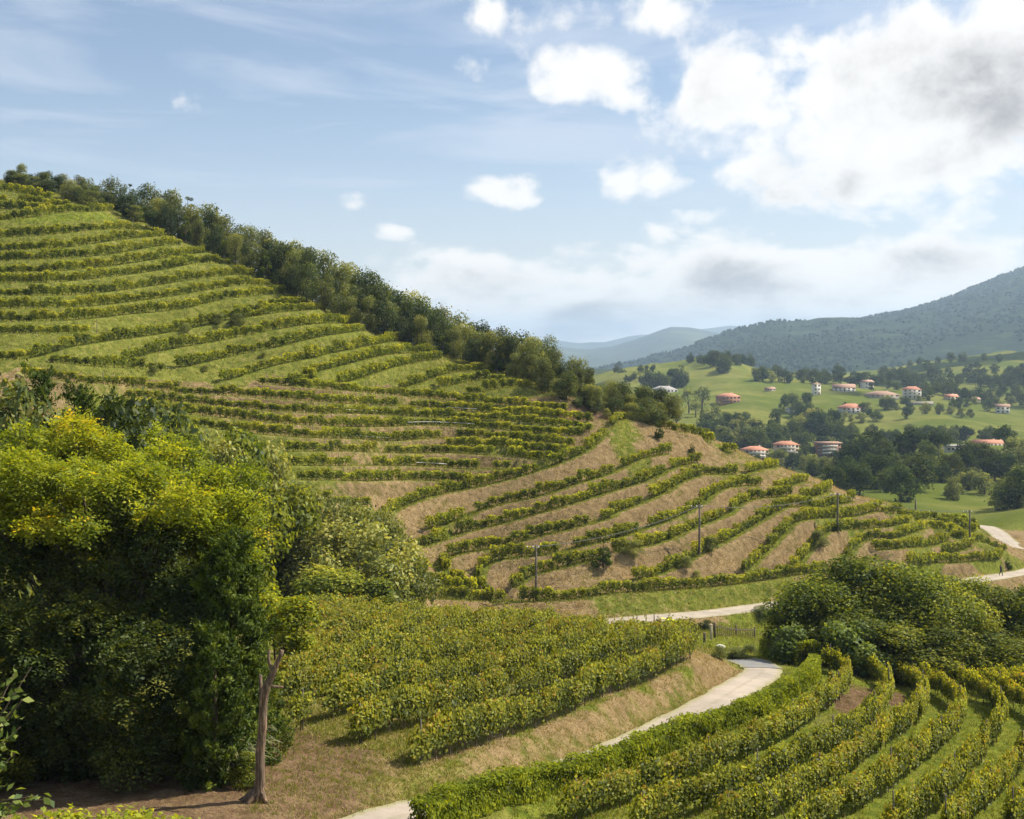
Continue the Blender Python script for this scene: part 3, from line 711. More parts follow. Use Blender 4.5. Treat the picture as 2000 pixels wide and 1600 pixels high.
mountain('mountain', [(300, 720), (800, 700), (1000, 685), (1080, 676), (1150, 682), (1200, 676), (1250, 660), (1290, 645), (1310, 639), (1350, 640), (1400, 651), (1440, 662), (1500, 676), (1600, 700), (1800, 730)], 7600, 5400, -90, 100, M['forest2'], 240, 40, 12)
mountain('mountain', [(-600, 680), (700, 675), (1000, 664), (1080, 664), (1130, 670), (1180, 668), (1240, 655), (1300, 652), (1380, 642), (1430, 635), (1480, 644), (1540, 632), (1600, 630), (1660, 634), (1720, 615), (1745, 608), (1780, 620), (2000, 610), (2600, 640)], 11000, 8800, -95, 120, M['forest2'], 240, 30, 17)
# ------------------------------------------------------------------ vines
def vine_near(seed):
    """one trained vine, 1.25 m of row: a leafy curtain on wires"""
    rs = np.random.RandomState(seed); n = 720
    x = np.clip(rs.normal(0, .36, n), -.8, .8); z = .58+1.22*rs.beta(1.5, 1.25, n)-.25*np.clip(np.abs(x)-.3, 0, .5)
    lump = np.array([fbm(np.array([a*1.7+seed*3.1]), np.array([b*1.6]), 2, seed)[0] for a, b in zip(x, z)])
    th = .30+.28*lump + .10*np.sin((z-.6)/1.25*math.pi)
    sd_ = np.where(rs.rand(n) < .5, -1, 1); y = sd_*np.abs(th)*rs.uniform(.45, 1.05, n)
    # shoots that stick out at the top and trail below
    k = rs.rand(n) < .10; z[k] += rs.uniform(.0, .40, k.sum()); y[k] *= .6
    k = rs.rand(n) < .05; z[k] -= rs.uniform(.1, .4, k.sum())
    Nn = np.column_stack([rs.normal(0, .5, n), sd_*.8+rs.normal(0, .5, n), .45+rs.normal(0, .5, n)])
    V, Fq = leaves(np.column_stack([x, y, z]), Nn, rs.uniform(.11, .21, n), rs, .85, .22)
    tint = np.clip(.38+.30*rs.normal(size=n)+.35*lump+.42*(z-1.25), 0, 1)  # higher leaves lighter: young growth, and sunlit tops put into the tint
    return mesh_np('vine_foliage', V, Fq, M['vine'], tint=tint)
def vine_trunk(seed):
    rs = np.random.RandomState(seed+50); a = Acc()
    p = np.array([[0, 0, -.15], [.02, .01, .25], [.05*rs.normal(), .03*rs.normal(), .6], [.14*rs.normal(), 0, .95], [.25*rs.normal(), 0, 1.25]])
    a.add(*tube(p, [.045, .035, .032, .024, .012], 6))
    for s in (-1, 1): a.add(*tube([p[3], p[3]+[s*.25, 0, .12], p[3]+[s*.55, 0, .15]], [.022, .018, .01], 5))
    return a.mesh('vine_trunk', M['bark'], True)
def vine_far(seed):
    """2.4 m of terrace row: leaf curtain with two stems"""
    rs = np.random.RandomState(seed+100); n = 460
    x = np.where(rs.rand(n) < .5, -.62, .58)+np.clip(rs.normal(0, .30, n), -.7, .7); z = .36+1.26*rs.beta(1.5, 1.2, n)
    lump = fbm(x*1.5+seed*5.3, z*1.3, 2, seed)
    z = z + lump*.25 - .30*np.clip(np.abs(np.abs(x+.02)-.6)-.22, 0, .5)
    sd_ = np.where(rs.rand(n) < .5, -1, 1); y = sd_*np.abs(.36+.4*lump)*rs.uniform(.4, 1, n)
    Nn = np.column_stack([rs.normal(0, .5, n), sd_*.8+rs.normal(0, .5, n), .45+rs.normal(0, .5, n)])
    V, Fq = leaves(np.column_stack([x, y, z]), Nn, rs.uniform(.18, .32, n), rs, .85, .22)
    nl = len(Fq); tint = list(np.clip(.40+.22*rs.normal(size=n)+.5*lump+.3*(z-1.0), 0, 1))  # tint rises with height, row-top sunlight put into leaf colour
    Vs = [V]; Fs = [Fq]; c = len(V)
    for x0 in (-.75+.1*rs.normal(), .55+.1*rs.normal()):
        v, f = tube([(x0, 0, -.2), (x0+.05, 0, .4), (x0+.1*rs.normal(), 0, .9)], [.05, .04, .03], 4, False)
        Vs.append(v); Fs.append(f+c); c += len(v); tint += [0]*len(f)
    Fq = np.concatenate(Fs)
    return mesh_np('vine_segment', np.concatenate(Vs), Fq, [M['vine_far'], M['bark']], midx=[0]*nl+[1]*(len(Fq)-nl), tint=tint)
VN = [vine_near(i) for i in range(9)]; VT = [vine_trunk(i) for i in range(4)]; VF = [vine_far(i) for i in range(9)]
def post_mesh(h, r):
    a = Acc(); a.add(*tube([(0, 0, -.3), (.01, 0, h*.5), (.0, .01, h)], [r, r*.95, r*.9], 6)); return a.mesh('post', M['post'], True)
PN, PF = post_mesh(1.72, .035), post_mesh(1.6, .04)
GROUPS = {'A': 'vine rows on the upper left hillside', 'B': 'curving vine rows on the tan spur', 'C': 'vine rows on the brown earth terraces', 'S': 'short vine rows on the crest of the spur', 'T': 'dark short rows behind the end of the spur', 'L': 'tall vine rows beside the dead trunk', 'R': 'vine rows of the lower right vineyard'}
LAB = {'A': 'green vine row on the grassy upper left hillside, {} from the hilltop', 'B': 'vine row winding over the tan spur terraces, {} from the crest', 'C': 'vine row on the brown earth terraces below the grassy slope, {} from the top', 'S': 'short vine row on the crest of the spur, {} from the left', 'T': 'short dark vine row behind the end of the spur, {} from the left', 'L': 'tall yellow-green vine row beside the dead trunk, {} from the lane', 'R': 'vine row with grass lanes in the lower right vineyard, {} from the hedge'}
ordz = {}
for z in 'ABCSTLR':
    ks = [i for i, r in enumerate(ROWS) if r['zone'] == z]
    if z in 'ABC': ks.sort(key=lambda i: np.mean(HY-F*ROWS[i]['P'][:, 2]/ROWS[i]['P'][:, 1]))
    if z in 'ST': ks.sort(key=lambda i: np.mean(ROWS[i]['P'][:, 0]/ROWS[i]['P'][:, 1]))
    for n, i in enumerate(ks): ordz[i] = n+1
rr = random.Random(5)
for i, r in enumerate(ROWS):
    z = r['zone']; near = z in 'LR'; P = r['P']
    root = empty('vine_row', tuple(P[0]), LAB[z].format(nth(ordz[i])), 'vine row', GROUPS[z])
    step = .98 if near else 2.05
    Q = resample(P, step)
    d = np.gradient(Q[:, :2], axis=0)
    for k, q in enumerate(Q):
        if rr.random() < r.get('gap', .012): continue
        rz = math.atan2(d[k, 1], d[k, 0]) + (math.pi if rr.random() < .5 else 0)
        loc = (q[0]-P[0, 0]+rr.gauss(0, .04), q[1]-P[0, 1]+rr.gauss(0, .04), q[2]-P[0, 2]-.03)
        if near:
            s = rr.uniform(.70, .95) if z == 'R' else rr.uniform(.84, 1.10)
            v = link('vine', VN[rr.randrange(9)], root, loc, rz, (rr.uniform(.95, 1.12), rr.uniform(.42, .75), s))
            link('trunk', VT[rr.randrange(4)], v)
        else:
            s = rr.uniform(.70, 1.18)*(.95 if z == 'A' else .82 if z == 'C' else .95)
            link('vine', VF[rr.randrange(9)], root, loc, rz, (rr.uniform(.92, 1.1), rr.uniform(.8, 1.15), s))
    if True:
        for q in resample(P, 8.0 if near else 7.5):
            link('post', PN if near else PF, root, (q[0]-P[0, 0], q[1]-P[0, 1], q[2]-P[0, 2]), rr.random(), (1, 1, rr.uniform(.95, 1.1)))
    # bare white irrigation tube showing on some of the brown terraces
    if z == 'C' and 3 <= ordz[i] <= 9:
        n = len(P)
        for f0, f1 in (((.62, .74),) if ordz[i] % 2 else ((.45, .52),)):
            a, b = int(n*(f0+rr.uniform(-.05, .05))), int(n*(f1+rr.uniform(-.05, .05)))
            seg = P[a:b:3]
            if len(seg) > 2:
                seg = seg-P[0]+[0, -.45, .55]
                t_ = Acc(); t_.add(*tube(seg, .03, 5)); link('white_tube', t_.mesh('white_tube', M['white_tube'], True), root)

# ------------------------------------------------------------------ trees and shrubs
def crown(seed, h, w, nblob, nleaf, ls, m, low=.18, shape='round', aspect=.6, flat=1.0, shell=.55, rb=1.0):
    """leaf-sized faces in overlapping clumps through the volume of a crown h tall (from 0) and w wide"""
    rs = np.random.RandomState(seed); C = []; R = []
    for b in range(nblob):
        t = rs.beta(1.3, 1.1) if shape != 'cone' else rs.beta(1.0, 1.6)
        zz = low+(1-low)*t*.92
        if shape == 'round': rad = math.sin(min(1, max(.05, (zz-low)/(1-low))*.86+.12)*math.pi)**.7
        elif shape == 'cone': rad = (1-(zz-low)/(1-low))**.8
        else: rad = .75*math.sin(min(1, (zz-low)/(1-low)*.8+.18)*math.pi)**.5
        a = rs.uniform(0, 2*math.pi); q = rs.uniform(.25, .85)**.7*rad
        C.append((math.cos(a)*q*w/2, math.sin(a)*q*w/2, zz*h)); R.append(rb*rs.uniform(.12, .26)*(w if shape != 'cone' else w*.8*max(.35, rad)))
    C = np.array(C); R = np.array(R)
    pb = R**2/np.sum(R**2); bi = rs.choice(nblob, nleaf, p=pb)
    u = unit(rs.normal(size=(nleaf, 3))); rad = shell+(1-shell)*rs.rand(nleaf)**.5
    wob = 1+.25*rs.normal(size=nleaf)*(rs.rand(nleaf) < .3)
    P = C[bi]+u*(R[bi]*rad*wob)[:, None]*[1, 1, flat]
    P[:, 2] = np.maximum(P[:, 2], .03*h*rs.rand(nleaf))
    Nn = u*.9+rs.normal(size=(nleaf, 3))*.7+[0, 0, .35]
    V, Fq = leaves(P, Nn, rs.uniform(.7, 1.35, nleaf)*ls, rs, aspect, .2)
    bt = rs.normal(size=nblob)*.16
    tint = np.clip(.42+.2*rs.normal(size=nleaf)+bt[bi]+.1*(u[:, 2]), 0, 1)
    return mesh_np('crown', V, Fq, m, tint=tint), C
def trunk(seed, h, w, C, r, m, nl=7):
    rs = np.random.RandomState(seed+9); a = Acc()
    top = np.array([.06*w*rs.normal(), .06*w*rs.normal(), h*.62])
    p = [np.array([0, 0, -.4]), np.array([.0, .02*w, h*.12]), np.array([.03*w*rs.normal(), .03*w*rs.normal(), h*.32]), top]
    a.add(*tube(p, [r*1.35, r, r*.8, r*.35], 8))
    for k in rs.choice(len(C), min(nl, len(C)), replace=False):
        s = p[1]+(top-p[1])*rs.uniform(.25, .9); e = C[k]; mid = (s+e)/2+[0, 0, .05*h]
        a.add(*tube([s, mid, e], [r*.4, r*.26, r*.08], 5))
    return a.mesh('trunk', m, True)
PROTO = {}
def proto(kind, n, **kw):
    L = []
    for i in range(n):
        cr, C = crown(kw['seed']+i*13, kw['h'], kw['w'], kw['nb'], kw['nl'], kw['ls'], kw['m'], kw.get('low', .18), kw.get('shape', 'round'), kw.get('aspect', .6), kw.get('flat', 1), kw.get('shell', .55), kw.get('rb', 1.0))
        L.append((cr, trunk(kw['seed']+i*13, kw['h'], kw['w'], C, kw['r'], M['bark'])))
    PROTO[kind] = (L, kw['h'], kw['w'])
proto('oak', 5, seed=11, h=7, w=6, nb=26, nl=4200, ls=.30, m=M['dark_leaf'], r=.20, low=.10)
proto('olive', 3, seed=97, h=6, w=5.4, nb=24, nl=4200, ls=.26, m=M['olive_leaf'], r=.14, low=.06)
proto('tall', 3, seed=211, h=8, w=5, nb=24, nl=3600, ls=.30, m=M['dark_leaf'], r=.18, low=.12, shape='tall')
proto('spiky', 2, seed=301, h=7, w=3.6, nb=30, nl=3600, ls=.30, m=M['conifer'], r=.15, low=.04, shape='cone', aspect=.3)
proto('shrub', 4, seed=401, h=3, w=3.4, nb=48, nl=9000, ls=.13, m=M['olive_leaf'], r=.06, low=.03, shell=.25, rb=.75)
proto('green_shrub', 4, seed=451, h=3, w=3, nb=20, nl=5200, ls=.17, m=M['green_leaf'], r=.06, low=.05)
proto('broad', 3, seed=501, h=9, w=8, nb=85, nl=25000, ls=.23, m=M['green_leaf'], r=.22, low=.03, shell=.5, rb=.68)
proto('fig', 2, seed=551, h=3, w=3.2, nb=18, nl=3600, ls=.25, m=M['fig_leaf'], r=.07, low=.05, aspect=.7)
proto('far', 6, seed=601, h=10, w=9, nb=22, nl=1900, ls=.75, m=M['far_leaf'], r=.3, low=.05)
proto('fartall', 3, seed=651, h=12, w=7, nb=22, nl=1500, ls=.7, m=M['far_leaf'], r=.28, low=.15, shape='tall')
proto('farpale', 3, seed=681, h=10, w=8, nb=20, nl=1500, ls=.75, m=M['olive_leaf'], r=.25, low=.08)
proto('wispy', 3, seed=701, h=12, w=7, nb=14, nl=520, ls=.7, m=M['olive_leaf'], r=.25, low=.25, shape='tall')
trr = random.Random(77)
def tree(name, kind, loc, height, width=None, label='', cat='tree', group=None, v=None, rz=None):
    L, h, w = PROTO[kind]; cr, tk = L[(trr.randrange(len(L)) if v is None else v % len(L))]
    s = height/h; sx = s if width is None else max(width/w, (.3 if kind in ('spiky', 'sapling') else .62)*s)
    e = empty(name, tuple(loc), label, cat, group); rz = trr.uniform(0, 6.28) if rz is None else rz
    e.rotation_euler = (0, 0, rz); e.scale = (sx, sx, s)
    link('crown', cr, e); link('trunk', tk, e)
    return e
def top_h(px, toppy, p):
    """height that brings the top of something standing at p up to a pixel row"""
    return max(.6, (HY-toppy)/F*p[1]-p[2])

# ridge wood above the terraces
basel = [(20, 362), (130, 393), (215, 408), (260, 432), (300, 450), (400, 487), (500, 543), (600, 592), (700, 645), (850, 688), (950, 722), (1030, 748), (1080, 778), (1150, 796), (1200, 812), (1290, 838)]
topl = [(10, 345), (40, 326), (100, 338), (150, 345), (190, 362), (235, 350), (290, 375), (330, 384), (365, 382), (415, 410), (450, 432), (500, 442), (530, 470), (590, 482), (640, 505), (700, 535), (760, 562), (800, 574), (850, 605), (880, 598), (920, 640), (960, 640), (1010, 655), (1050, 655), (1090, 690), (1130, 705), (1180, 745), (1230, 770), (1260, 762), (1290, 795)]
bx, by = np.array(basel).T; tx, ty = np.array(topl).T
RT = []
for layer, (n, dd0, dd1, f0, f1) in enumerate([(46, .5, 2.0, .40, .68), (44, 4, 9, .72, .96), (40, 11, 20, .95, 1.08)]):
    for k in range(n):
        px = 18+(1282-18)*(k+trr.uniform(-.35, .35))/(n-1)
        if px < 14 or px > 1292: continue
        bpy_ = np.interp(px, bx, by); tpy = np.interp(px, tx, ty)
        p = cast(px, bpy_+2, 120, 260); d = p[1]+trr.uniform(dd0, dd1)
        q = np.array([(px-CX)/F*d, d, 0]); q[2] = gz(q[0], q[1])
        t_py = bpy_-(bpy_-tpy)*trr.uniform(f0, f1)
        hgt = max(2.4, min(9.5, top_h(px, t_py, q)))
        kind = trr.choices(['oak', 'olive', 'tall', 'spiky'], [5, 3, 1.4, .9])[0]
        RT.append((px, layer, q, hgt, kind))
RT.sort(key=lambda a: a[0])
cnt = {}
KN = {'oak': 'dark rounded ridge tree', 'olive': 'grey-green bushy ridge tree', 'tall': 'upright leafy ridge tree', 'spiky': 'pointed dark conifer'}
for px, layer, q, hgt, kind in RT:
    key = (kind, layer); cnt[key] = cnt.get(key, 0)+1
    where = ('in the front of the ridge wood', 'in the middle of the ridge wood', 'on the skyline')[layer]
    tree('ridge_tree', kind, q, hgt*1.05, max(hgt*.72, 3.2)*trr.uniform(.9, 1.2), '%s %s, %s from the hilltop' % (KN[kind], where, nth(cnt[key])), 'tree', 'trees along the ridge')
# scrub on the terraces
SCR = [(428, 640, 22, 'olive'), (462, 640, 26, 'olive'), (362, 655, 18, 'olive'), (1178, 1112, 62, 'spiky'), (1238, 1096, 32, 'olive'), (1388, 1085, 26, 'olive'), (1635, 1052, 26, 'spiky'), (1602, 1078, 30, 'olive'), (1287, 856, 34, 'spiky'), (1352, 885, 22, 'spiky'), (300, 735, 14, 'olive'), (400, 727, 14, 'olive'), (600, 730, 14, 'olive'), (512, 700, 12, 'olive'), (1968, 1098, 26, 'spiky'), (1340, 1120, 22, 'olive'), (1360, 1128, 18, 'olive')]
SL = ['first grey-green bush of the pair on the upper terraces', 'second grey-green bush of the pair on the upper terraces', 'small grey bush left of the pair on the upper terraces', 'dark cypress-shaped bush casting a round shadow on the spur', 'blue-green bush on the bank right of the dark cypress-shaped bush', 'round bush beside the middle utility pole', 'dark bush at the foot of the utility pole on the spur', 'bush on the tan bank left of the spur pole', 'dark upright bush at the notch in the crest row', 'small dark upright bush lower on the crest', 'low bush between rows above the left conifers', 'low bush on the terrace edge, second from the left', 'low bush beside the brown terrace edge', 'small bush under the upper terrace rows', 'dark bush at the bend of the far road', 'scrub bush below the middle pole, left one', 'scrub bush below the middle pole, right one']
for (px, py, hp, kind), lb in zip(SCR, SL):
    p = on(px, py, 104, 300); tree('bush', kind, p, hp/F*p[1], hp/F*p[1]*(.75 if kind == 'spiky' else 1.25), lb, 'bush', 'bushes on the terraces')

# shrubbery in the hollow behind the dead trunk
SH = [(700, 1195, 175, 230, 'shrub', 96), (620, 1190, 160, 170, 'shrub', 98), (775, 1180, 120, 130, 'shrub', 104), (560, 1120, 150, 150, 'green_shrub', 98), (520, 1060, 120, 130, 'shrub', 104), (600, 1060, 100, 120, 'shrub', 108), (690, 1075, 90, 110, 'shrub', 110), (640, 1215, 100, 140, 'green_shrub', 88), (720, 1215, 80, 120, 'green_shrub', 88), (560, 1000, 60, 90, 'shrub', 116), (480, 990, 90, 110, 'green_shrub', 112), (660, 1010, 40, 70, 'shrub', 120), (740, 1035, 40, 70, 'shrub', 120), (790, 1185, 60, 60, 'green_shrub', 104)]
SHL = ['largest feathery grey-green shrub in the hollow', 'tall grey-green shrub left of the largest feathery one', 'grey-green shrub against the spur terraces', 'dark glossy shrub behind the yellow saplings', 'brownish shrub beside the yellow treetop', 'olive shrub above the dark glossy shrub', 'olive shrub at the top of the hollow, below the last brown terrace row', 'leafy green shrub just behind the tall vines, left one', 'leafy green shrub just behind the tall vines, right one', 'small scrub at the end of the brown terrace rows', 'green shrub touching the right edge of the yellow tree', 'low scrub under the short brown terrace row', 'low scrub at the start of the spur track', 'small dark green shrub at the foot of the spur']
SH += [(330, 925, 95, 120, 'green_shrub', 84), (400, 950, 95, 120, 'shrub', 86), (455, 975, 110, 110, 'green_shrub', 88), (300, 885, 70, 90, 'shrub', 90), (500, 950, 70, 90, 'shrub', 100)]
SHL += ['green shrub behind the yellow locust, nearest the conifer tops', 'olive shrub behind the right half of the yellow locust', 'green shrub behind the right tip of the yellow locust', 'olive scrub just below the first brown terrace rows', 'olive scrub right of the yellow locust, by the terrace rows']
for (px, py, hp, wp, kind, d), lb in zip(SH, SHL):
    x = (px-CX)/F*d; z = gz(x, d); hh = max(1.2, (HY-(py-hp))/F*d - z)
    tree('shrub', kind, (x, d, z), hh, wp/F*d*1.15, lb, 'shrub', 'shrubs in the hollow')
def place(name, kind, px, basepy, toppy, wp, dmin, label, cat, group, dmax=2600, v=None):
    p = on(px, basepy, dmin, dmax); return tree(name, kind, p, top_h(px, toppy, p), wp/F*p[1], label, cat, group, v)
proto('sapling', 3, seed=811, h=4, w=2.2, nb=20, nl=3000, ls=.16, m=M['locust_leaf'], r=.045, low=.34, shape='tall')
for k, (px, d, toppy) in enumerate([(500, 60, 1140), (538, 62, 1155), (575, 60, 1165)]):
    x = (px-CX)/F*d; z = gz(x, d)
    tree('sapling', 'sapling', (x, d, z), (HY-toppy)/F*d-z, 3.0, ('leftmost', 'middle', 'rightmost')[k]+' of three thin yellow-green saplings behind the dead trunk', 'tree', 'yellow-green saplings')

# broad trees on the right, behind the lower right vineyard
BT = [(1600, 84, 1130, 150, 'broad tree at the left end of the right-hand clump'), (1690, 86, 1098, 190, 'tallest broad tree of the right-hand clump'), (1780, 84, 1108, 170, 'middle broad tree of the right-hand clump'), (1845, 82, 1160, 150, 'yellow-green broad tree right of the middle one'), (1935, 85, 1152, 130, 'dark broad tree near the right edge behind the vines'), (2040, 84, 1150, 130, 'broad tree cut by the right edge of the picture'), (1715, 80.5, 1190, 170, 'lower broad tree in front of the tallest one'), (1890, 81, 1225, 140, 'low dark broad tree at the back of the right vineyard'), (1990, 83, 1168, 100, 'dark narrow broad tree close to the right edge'), (1640, 82, 1190, 120, 'shaded broad tree behind the two large-leaved bushes'), (1880, 87, 1132, 130, 'broad tree between the middle one and the dark one near the edge'), (1810, 80, 1215, 170, 'low leafy tree in front of the yellow-green one'), (1960, 80, 1235, 150, 'low leafy tree in the right corner behind the vines'), (1575, 83, 1185, 110, 'low leafy tree at the left foot of the right-hand clump')]
for i, (px, d, toppy, wp, lb) in enumerate(BT):
    x = (px-CX)/F*d; z = gz(x, d); tree('broadleaf_tree', 'broad', (x, d, z), (HY-toppy)/F*d-z, wp/F*d*1.5, lb, 'tree', 'broad trees on the right', i)
for k, (px, d, toppy, wp) in enumerate([(1562, 80, 1222, 85), (1662, 78, 1226, 95), (1515, 90, 1232, 50)]):
    x = (px-CX)/F*d; z = gz(x, d)
    tree('fig_bush', 'fig', (x, d, z), (HY-toppy)/F*d-z, wp/F*d*1.15, ('pale large-leaved bush left of the right-hand trees', 'pale large-leaved bush in front of the right-hand trees', 'small pale bush on the slope beside the gate')[k], 'bush', 'large-leaved bushes', k)
# ------------------------------------------------------------------ clipped hedge along the lane
def hedge_mesh(P, h, w, n, ls, m, seed, top=.12, rough=.14):
    rs = np.random.RandomState(seed); P = np.asarray(P, float)
    s = np.concatenate([[0], np.cumsum(np.linalg.norm(np.diff(P[:, :2], axis=0), axis=1))])
    d = unit(np.gradient(P[:, :2], axis=0)); nr_ = np.stack([-d[:, 1], d[:, 0]], 1)
    q = rs.uniform(0, s[-1], n); f = rs.rand(n); per = 2*h+w
    c = np.stack([np.interp(q, s, P[:, i]) for i in range(3)], 1); nn = np.stack([np.interp(q, s, nr_[:, i]) for i in range(2)], 1)
    u = f*per; side = np.where(u < h, -1, np.where(u > h+w, 1, 0))
    zz = np.where(side == -1, u, np.where(side == 1, per-u, h)); yy = np.where(side == 0, (u-h)-w/2, side*w/2)
    lump = fbm(q*.9, zz*1.2+side*7, 3, seed)
    dep = np.where(rs.rand(n) < .3, rs.rand(n)*w*.5, rs.rand(n)**2*.22)
    yy = yy+side*(lump*rough*3-dep); zz = zz+np.where(side == 0, lump*rough*3-dep+rs.rand(n)*top, 0)
    C = np.column_stack([c[:, 0]+nn[:, 0]*yy, c[:, 1]+nn[:, 1]*yy, c[:, 2]+zz])
    Nn = np.column_stack([nn*side[:, None], (side == 0)*1.0+.25])+rs.normal(size=(n, 3))*.55
    ax = np.tile([0, 0, 1.0], (n, 1))
    V, Fq = leaves(C, Nn, rs.uniform(.6, 1.4, n)*ls, rs, .5, .2, ax)
    tint = np.clip(.4+.2*rs.normal(size=n)+lump*.8, 0, 1)
    return V, Fq, tint
HG = [(800, 1640), (900, 1606), (1030, 1572), (1150, 1540), (1256, 1496), (1362, 1452), (1469, 1406), (1550, 1358), (1588, 1326), (1590, 1308)]
hp = ssm(resample([cast(a, b, 33, 95) for a, b in smooth_px(HG)], .5), 9)
hp[:, 2] = heights(hp[:, 0], hp[:, 1])[0]
o0 = hp[0].copy()
V, Fq, tn = hedge_mesh(hp-o0, .98, .75, 60000, .15, M['hedge'], 5, .22, .2)
e = empty('hedge', tuple(o0), 'long clipped bright green hedge running beside the pale lane', 'hedge')
link('foliage', mesh_np('foliage', V, Fq, M['hedge'], tint=tn), e)
def inner(P, h, w, name='stems'):
    a = Acc(); rs = np.random.RandomState(3)
    for p in resample(P, .6): a.add(*tube([p+[0, 0, -.2], p+[rs.normal()*.06, rs.normal()*.06, h*.5], p+[rs.normal()*.15, rs.normal()*.15, h*.92]], [.035, .028, .012], 5))
    return a.mesh(name, M['bark'], True)
link('stems', inner(hp-o0, 1.0, .8), e)
HG2 = [(1500, 1288), (1545, 1296), (1580, 1302)]
hp2 = resample([cast(a, b, 60, 100) for a, b in HG2], .5); hp2[:, 2] = heights(hp2[:, 0], hp2[:, 1])[0]; o1 = hp2[0].copy()
V, Fq, tn = hedge_mesh(hp2-o1, 1.7, 1.6, 12000, .16, M['hedge'], 8)
e = empty('hedge', tuple(o1), 'short dark end of hedge above the grey lane bend', 'hedge'); link('foliage', mesh_np('foliage', V, Fq, M['hedge'], tint=tn), e); link('stems', inner(hp2-o1, 1.6, 1.4), e)

# ------------------------------------------------------------------ big trees on the left
def spray_crown(seed, blobs, nsp, nleaf, ls, sl, m, droop=.25):
    """pinnate sprays: little leaflets along twigs, set on clumps (centre, radius)"""
    rs = np.random.RandomState(seed); C = np.array([b[0] for b in blobs], float); R = np.array([b[1] for b in blobs], float)
    bi = rs.choice(len(C), nsp, p=R**2/np.sum(R**2)); u = unit(rs.normal(size=(nsp, 3))+[0, 0, .35])
    base = C[bi]+u*(R[bi]*(.55+.45*rs.rand(nsp)**.6))[:, None]*[1, 1, .62]
    dirs = unit(u*[1, 1, .4]+rs.normal(size=(nsp, 3))*.5+[0, 0, -droop])
    t = (np.arange(nleaf)+.5)/nleaf; side = np.where(np.arange(nleaf) % 2 == 0, 1, -1)
    up = unit(np.cross(dirs, np.cross(np.tile([0, 0, 1.0], (nsp, 1))+rs.normal(size=(nsp, 3))*.3, dirs)))
    bn = np.cross(dirs, up)
    L = sl*rs.uniform(.7, 1.3, nsp)
    c = base[:, None]+dirs[:, None]*(t[None, :, None]*L[:, None, None])+bn[:, None]*(side[None, :, None]*ls*.45)+up[:, None]*(-(t**2)[None, :, None]*L[:, None, None]*.25)
    nrm = up[:, None]+rs.normal(size=(nsp, nleaf, 3))*.35
    ax = bn[:, None]*side[None, :, None]+dirs[:, None]*.5
    c = c.reshape(-1, 3); n = len(c)
    V, Fq = leaves(c, nrm.reshape(-1, 3), rs.uniform(.8, 1.25, n)*ls, rs, .55, .15, ax.reshape(-1, 3))
    bt = rs.normal(size=len(C))*.14
    tint = np.clip(np.repeat(.40+.2*rs.normal(size=nsp)+bt[bi]+.10*u[:, 2], nleaf), 0, 1)
    return mesh_np('crown', V, Fq, m, tint=tint)
def W_(px, py, d): return np.array([(px-CX)/F*d, d, -(py-HY)/F*d])
def big_tree(name, seed, root, blobs, nsp, nleaf, ls, sl, m, label, r=.28, cat='tree', group=None):
    root = np.array([root[0], root[1], gz(root[0], root[1])])
    e = empty(name, tuple(root), label, cat, group)
    bl = [(np.asarray(c)-root, rr_) for c, rr_ in blobs]
    link('crown', spray_crown(seed, bl, nsp, nleaf, ls, sl, m), e)
    rs = np.random.RandomState(seed); a = Acc(); top = np.mean([b[0] for b in bl], axis=0); 
    fork = np.array([top[0]*.3, top[1]*.3, top[2]*.42])
    a.add(*tube([(0, 0, -.5), (0, .05, top[2]*.12), fork*[.6, .6, .7], fork, (fork+top)/2], [r*1.4, r*1.05, r*.9, r*.75, r*.4], 9))
    for c, R_ in bl:
        st = fork*rs.uniform(.8, 1.15); mid = (st+c)/2+rs.normal(size=3)*.3+[0, 0, .3]
        a.add(*tube([st, mid, c, c+(c-mid)*.08], [r*.34, r*.2, r*.1, r*.03], 6))
    link('trunk', a.mesh('trunk', M['bark'], True), e); return e
rs = np.random.RandomState(12)
bl = []
for px, py, d, rp in [(40, 850, 47, 95), (120, 850, 48, 80), (170, 840, 48, 85), (250, 850, 48, 85), (320, 880, 47, 90), (390, 920, 46, 90), (440, 940, 46, 75), (470, 1000, 45, 60), (440, 1060, 45, 60), (330, 960, 44, 100), (230, 930, 44, 110), (120, 930, 44, 110), (30, 930, 44, 110), (400, 1010, 44, 80), (-60, 880, 47, 110), (-80, 980, 44, 120), (290, 1010, 43, 80), (180, 990, 43, 80), (70, 1000, 43, 80)]:
    for j in range(6):
        bl.append((W_(px+rs.normal()*45, py+(48 if py < 905 else 25)+rs.normal()*26, d+rs.normal()*1.1), rp/F*d*rs.uniform(.20, .52)))
p_ = W_(250, 1500, 46)
big_tree('locust_tree', 21, p_, bl, 19500, 6, .155, .55, M['locust_leaf'], 'large yellow-green locust tree filling the left side', .34)
bl = []
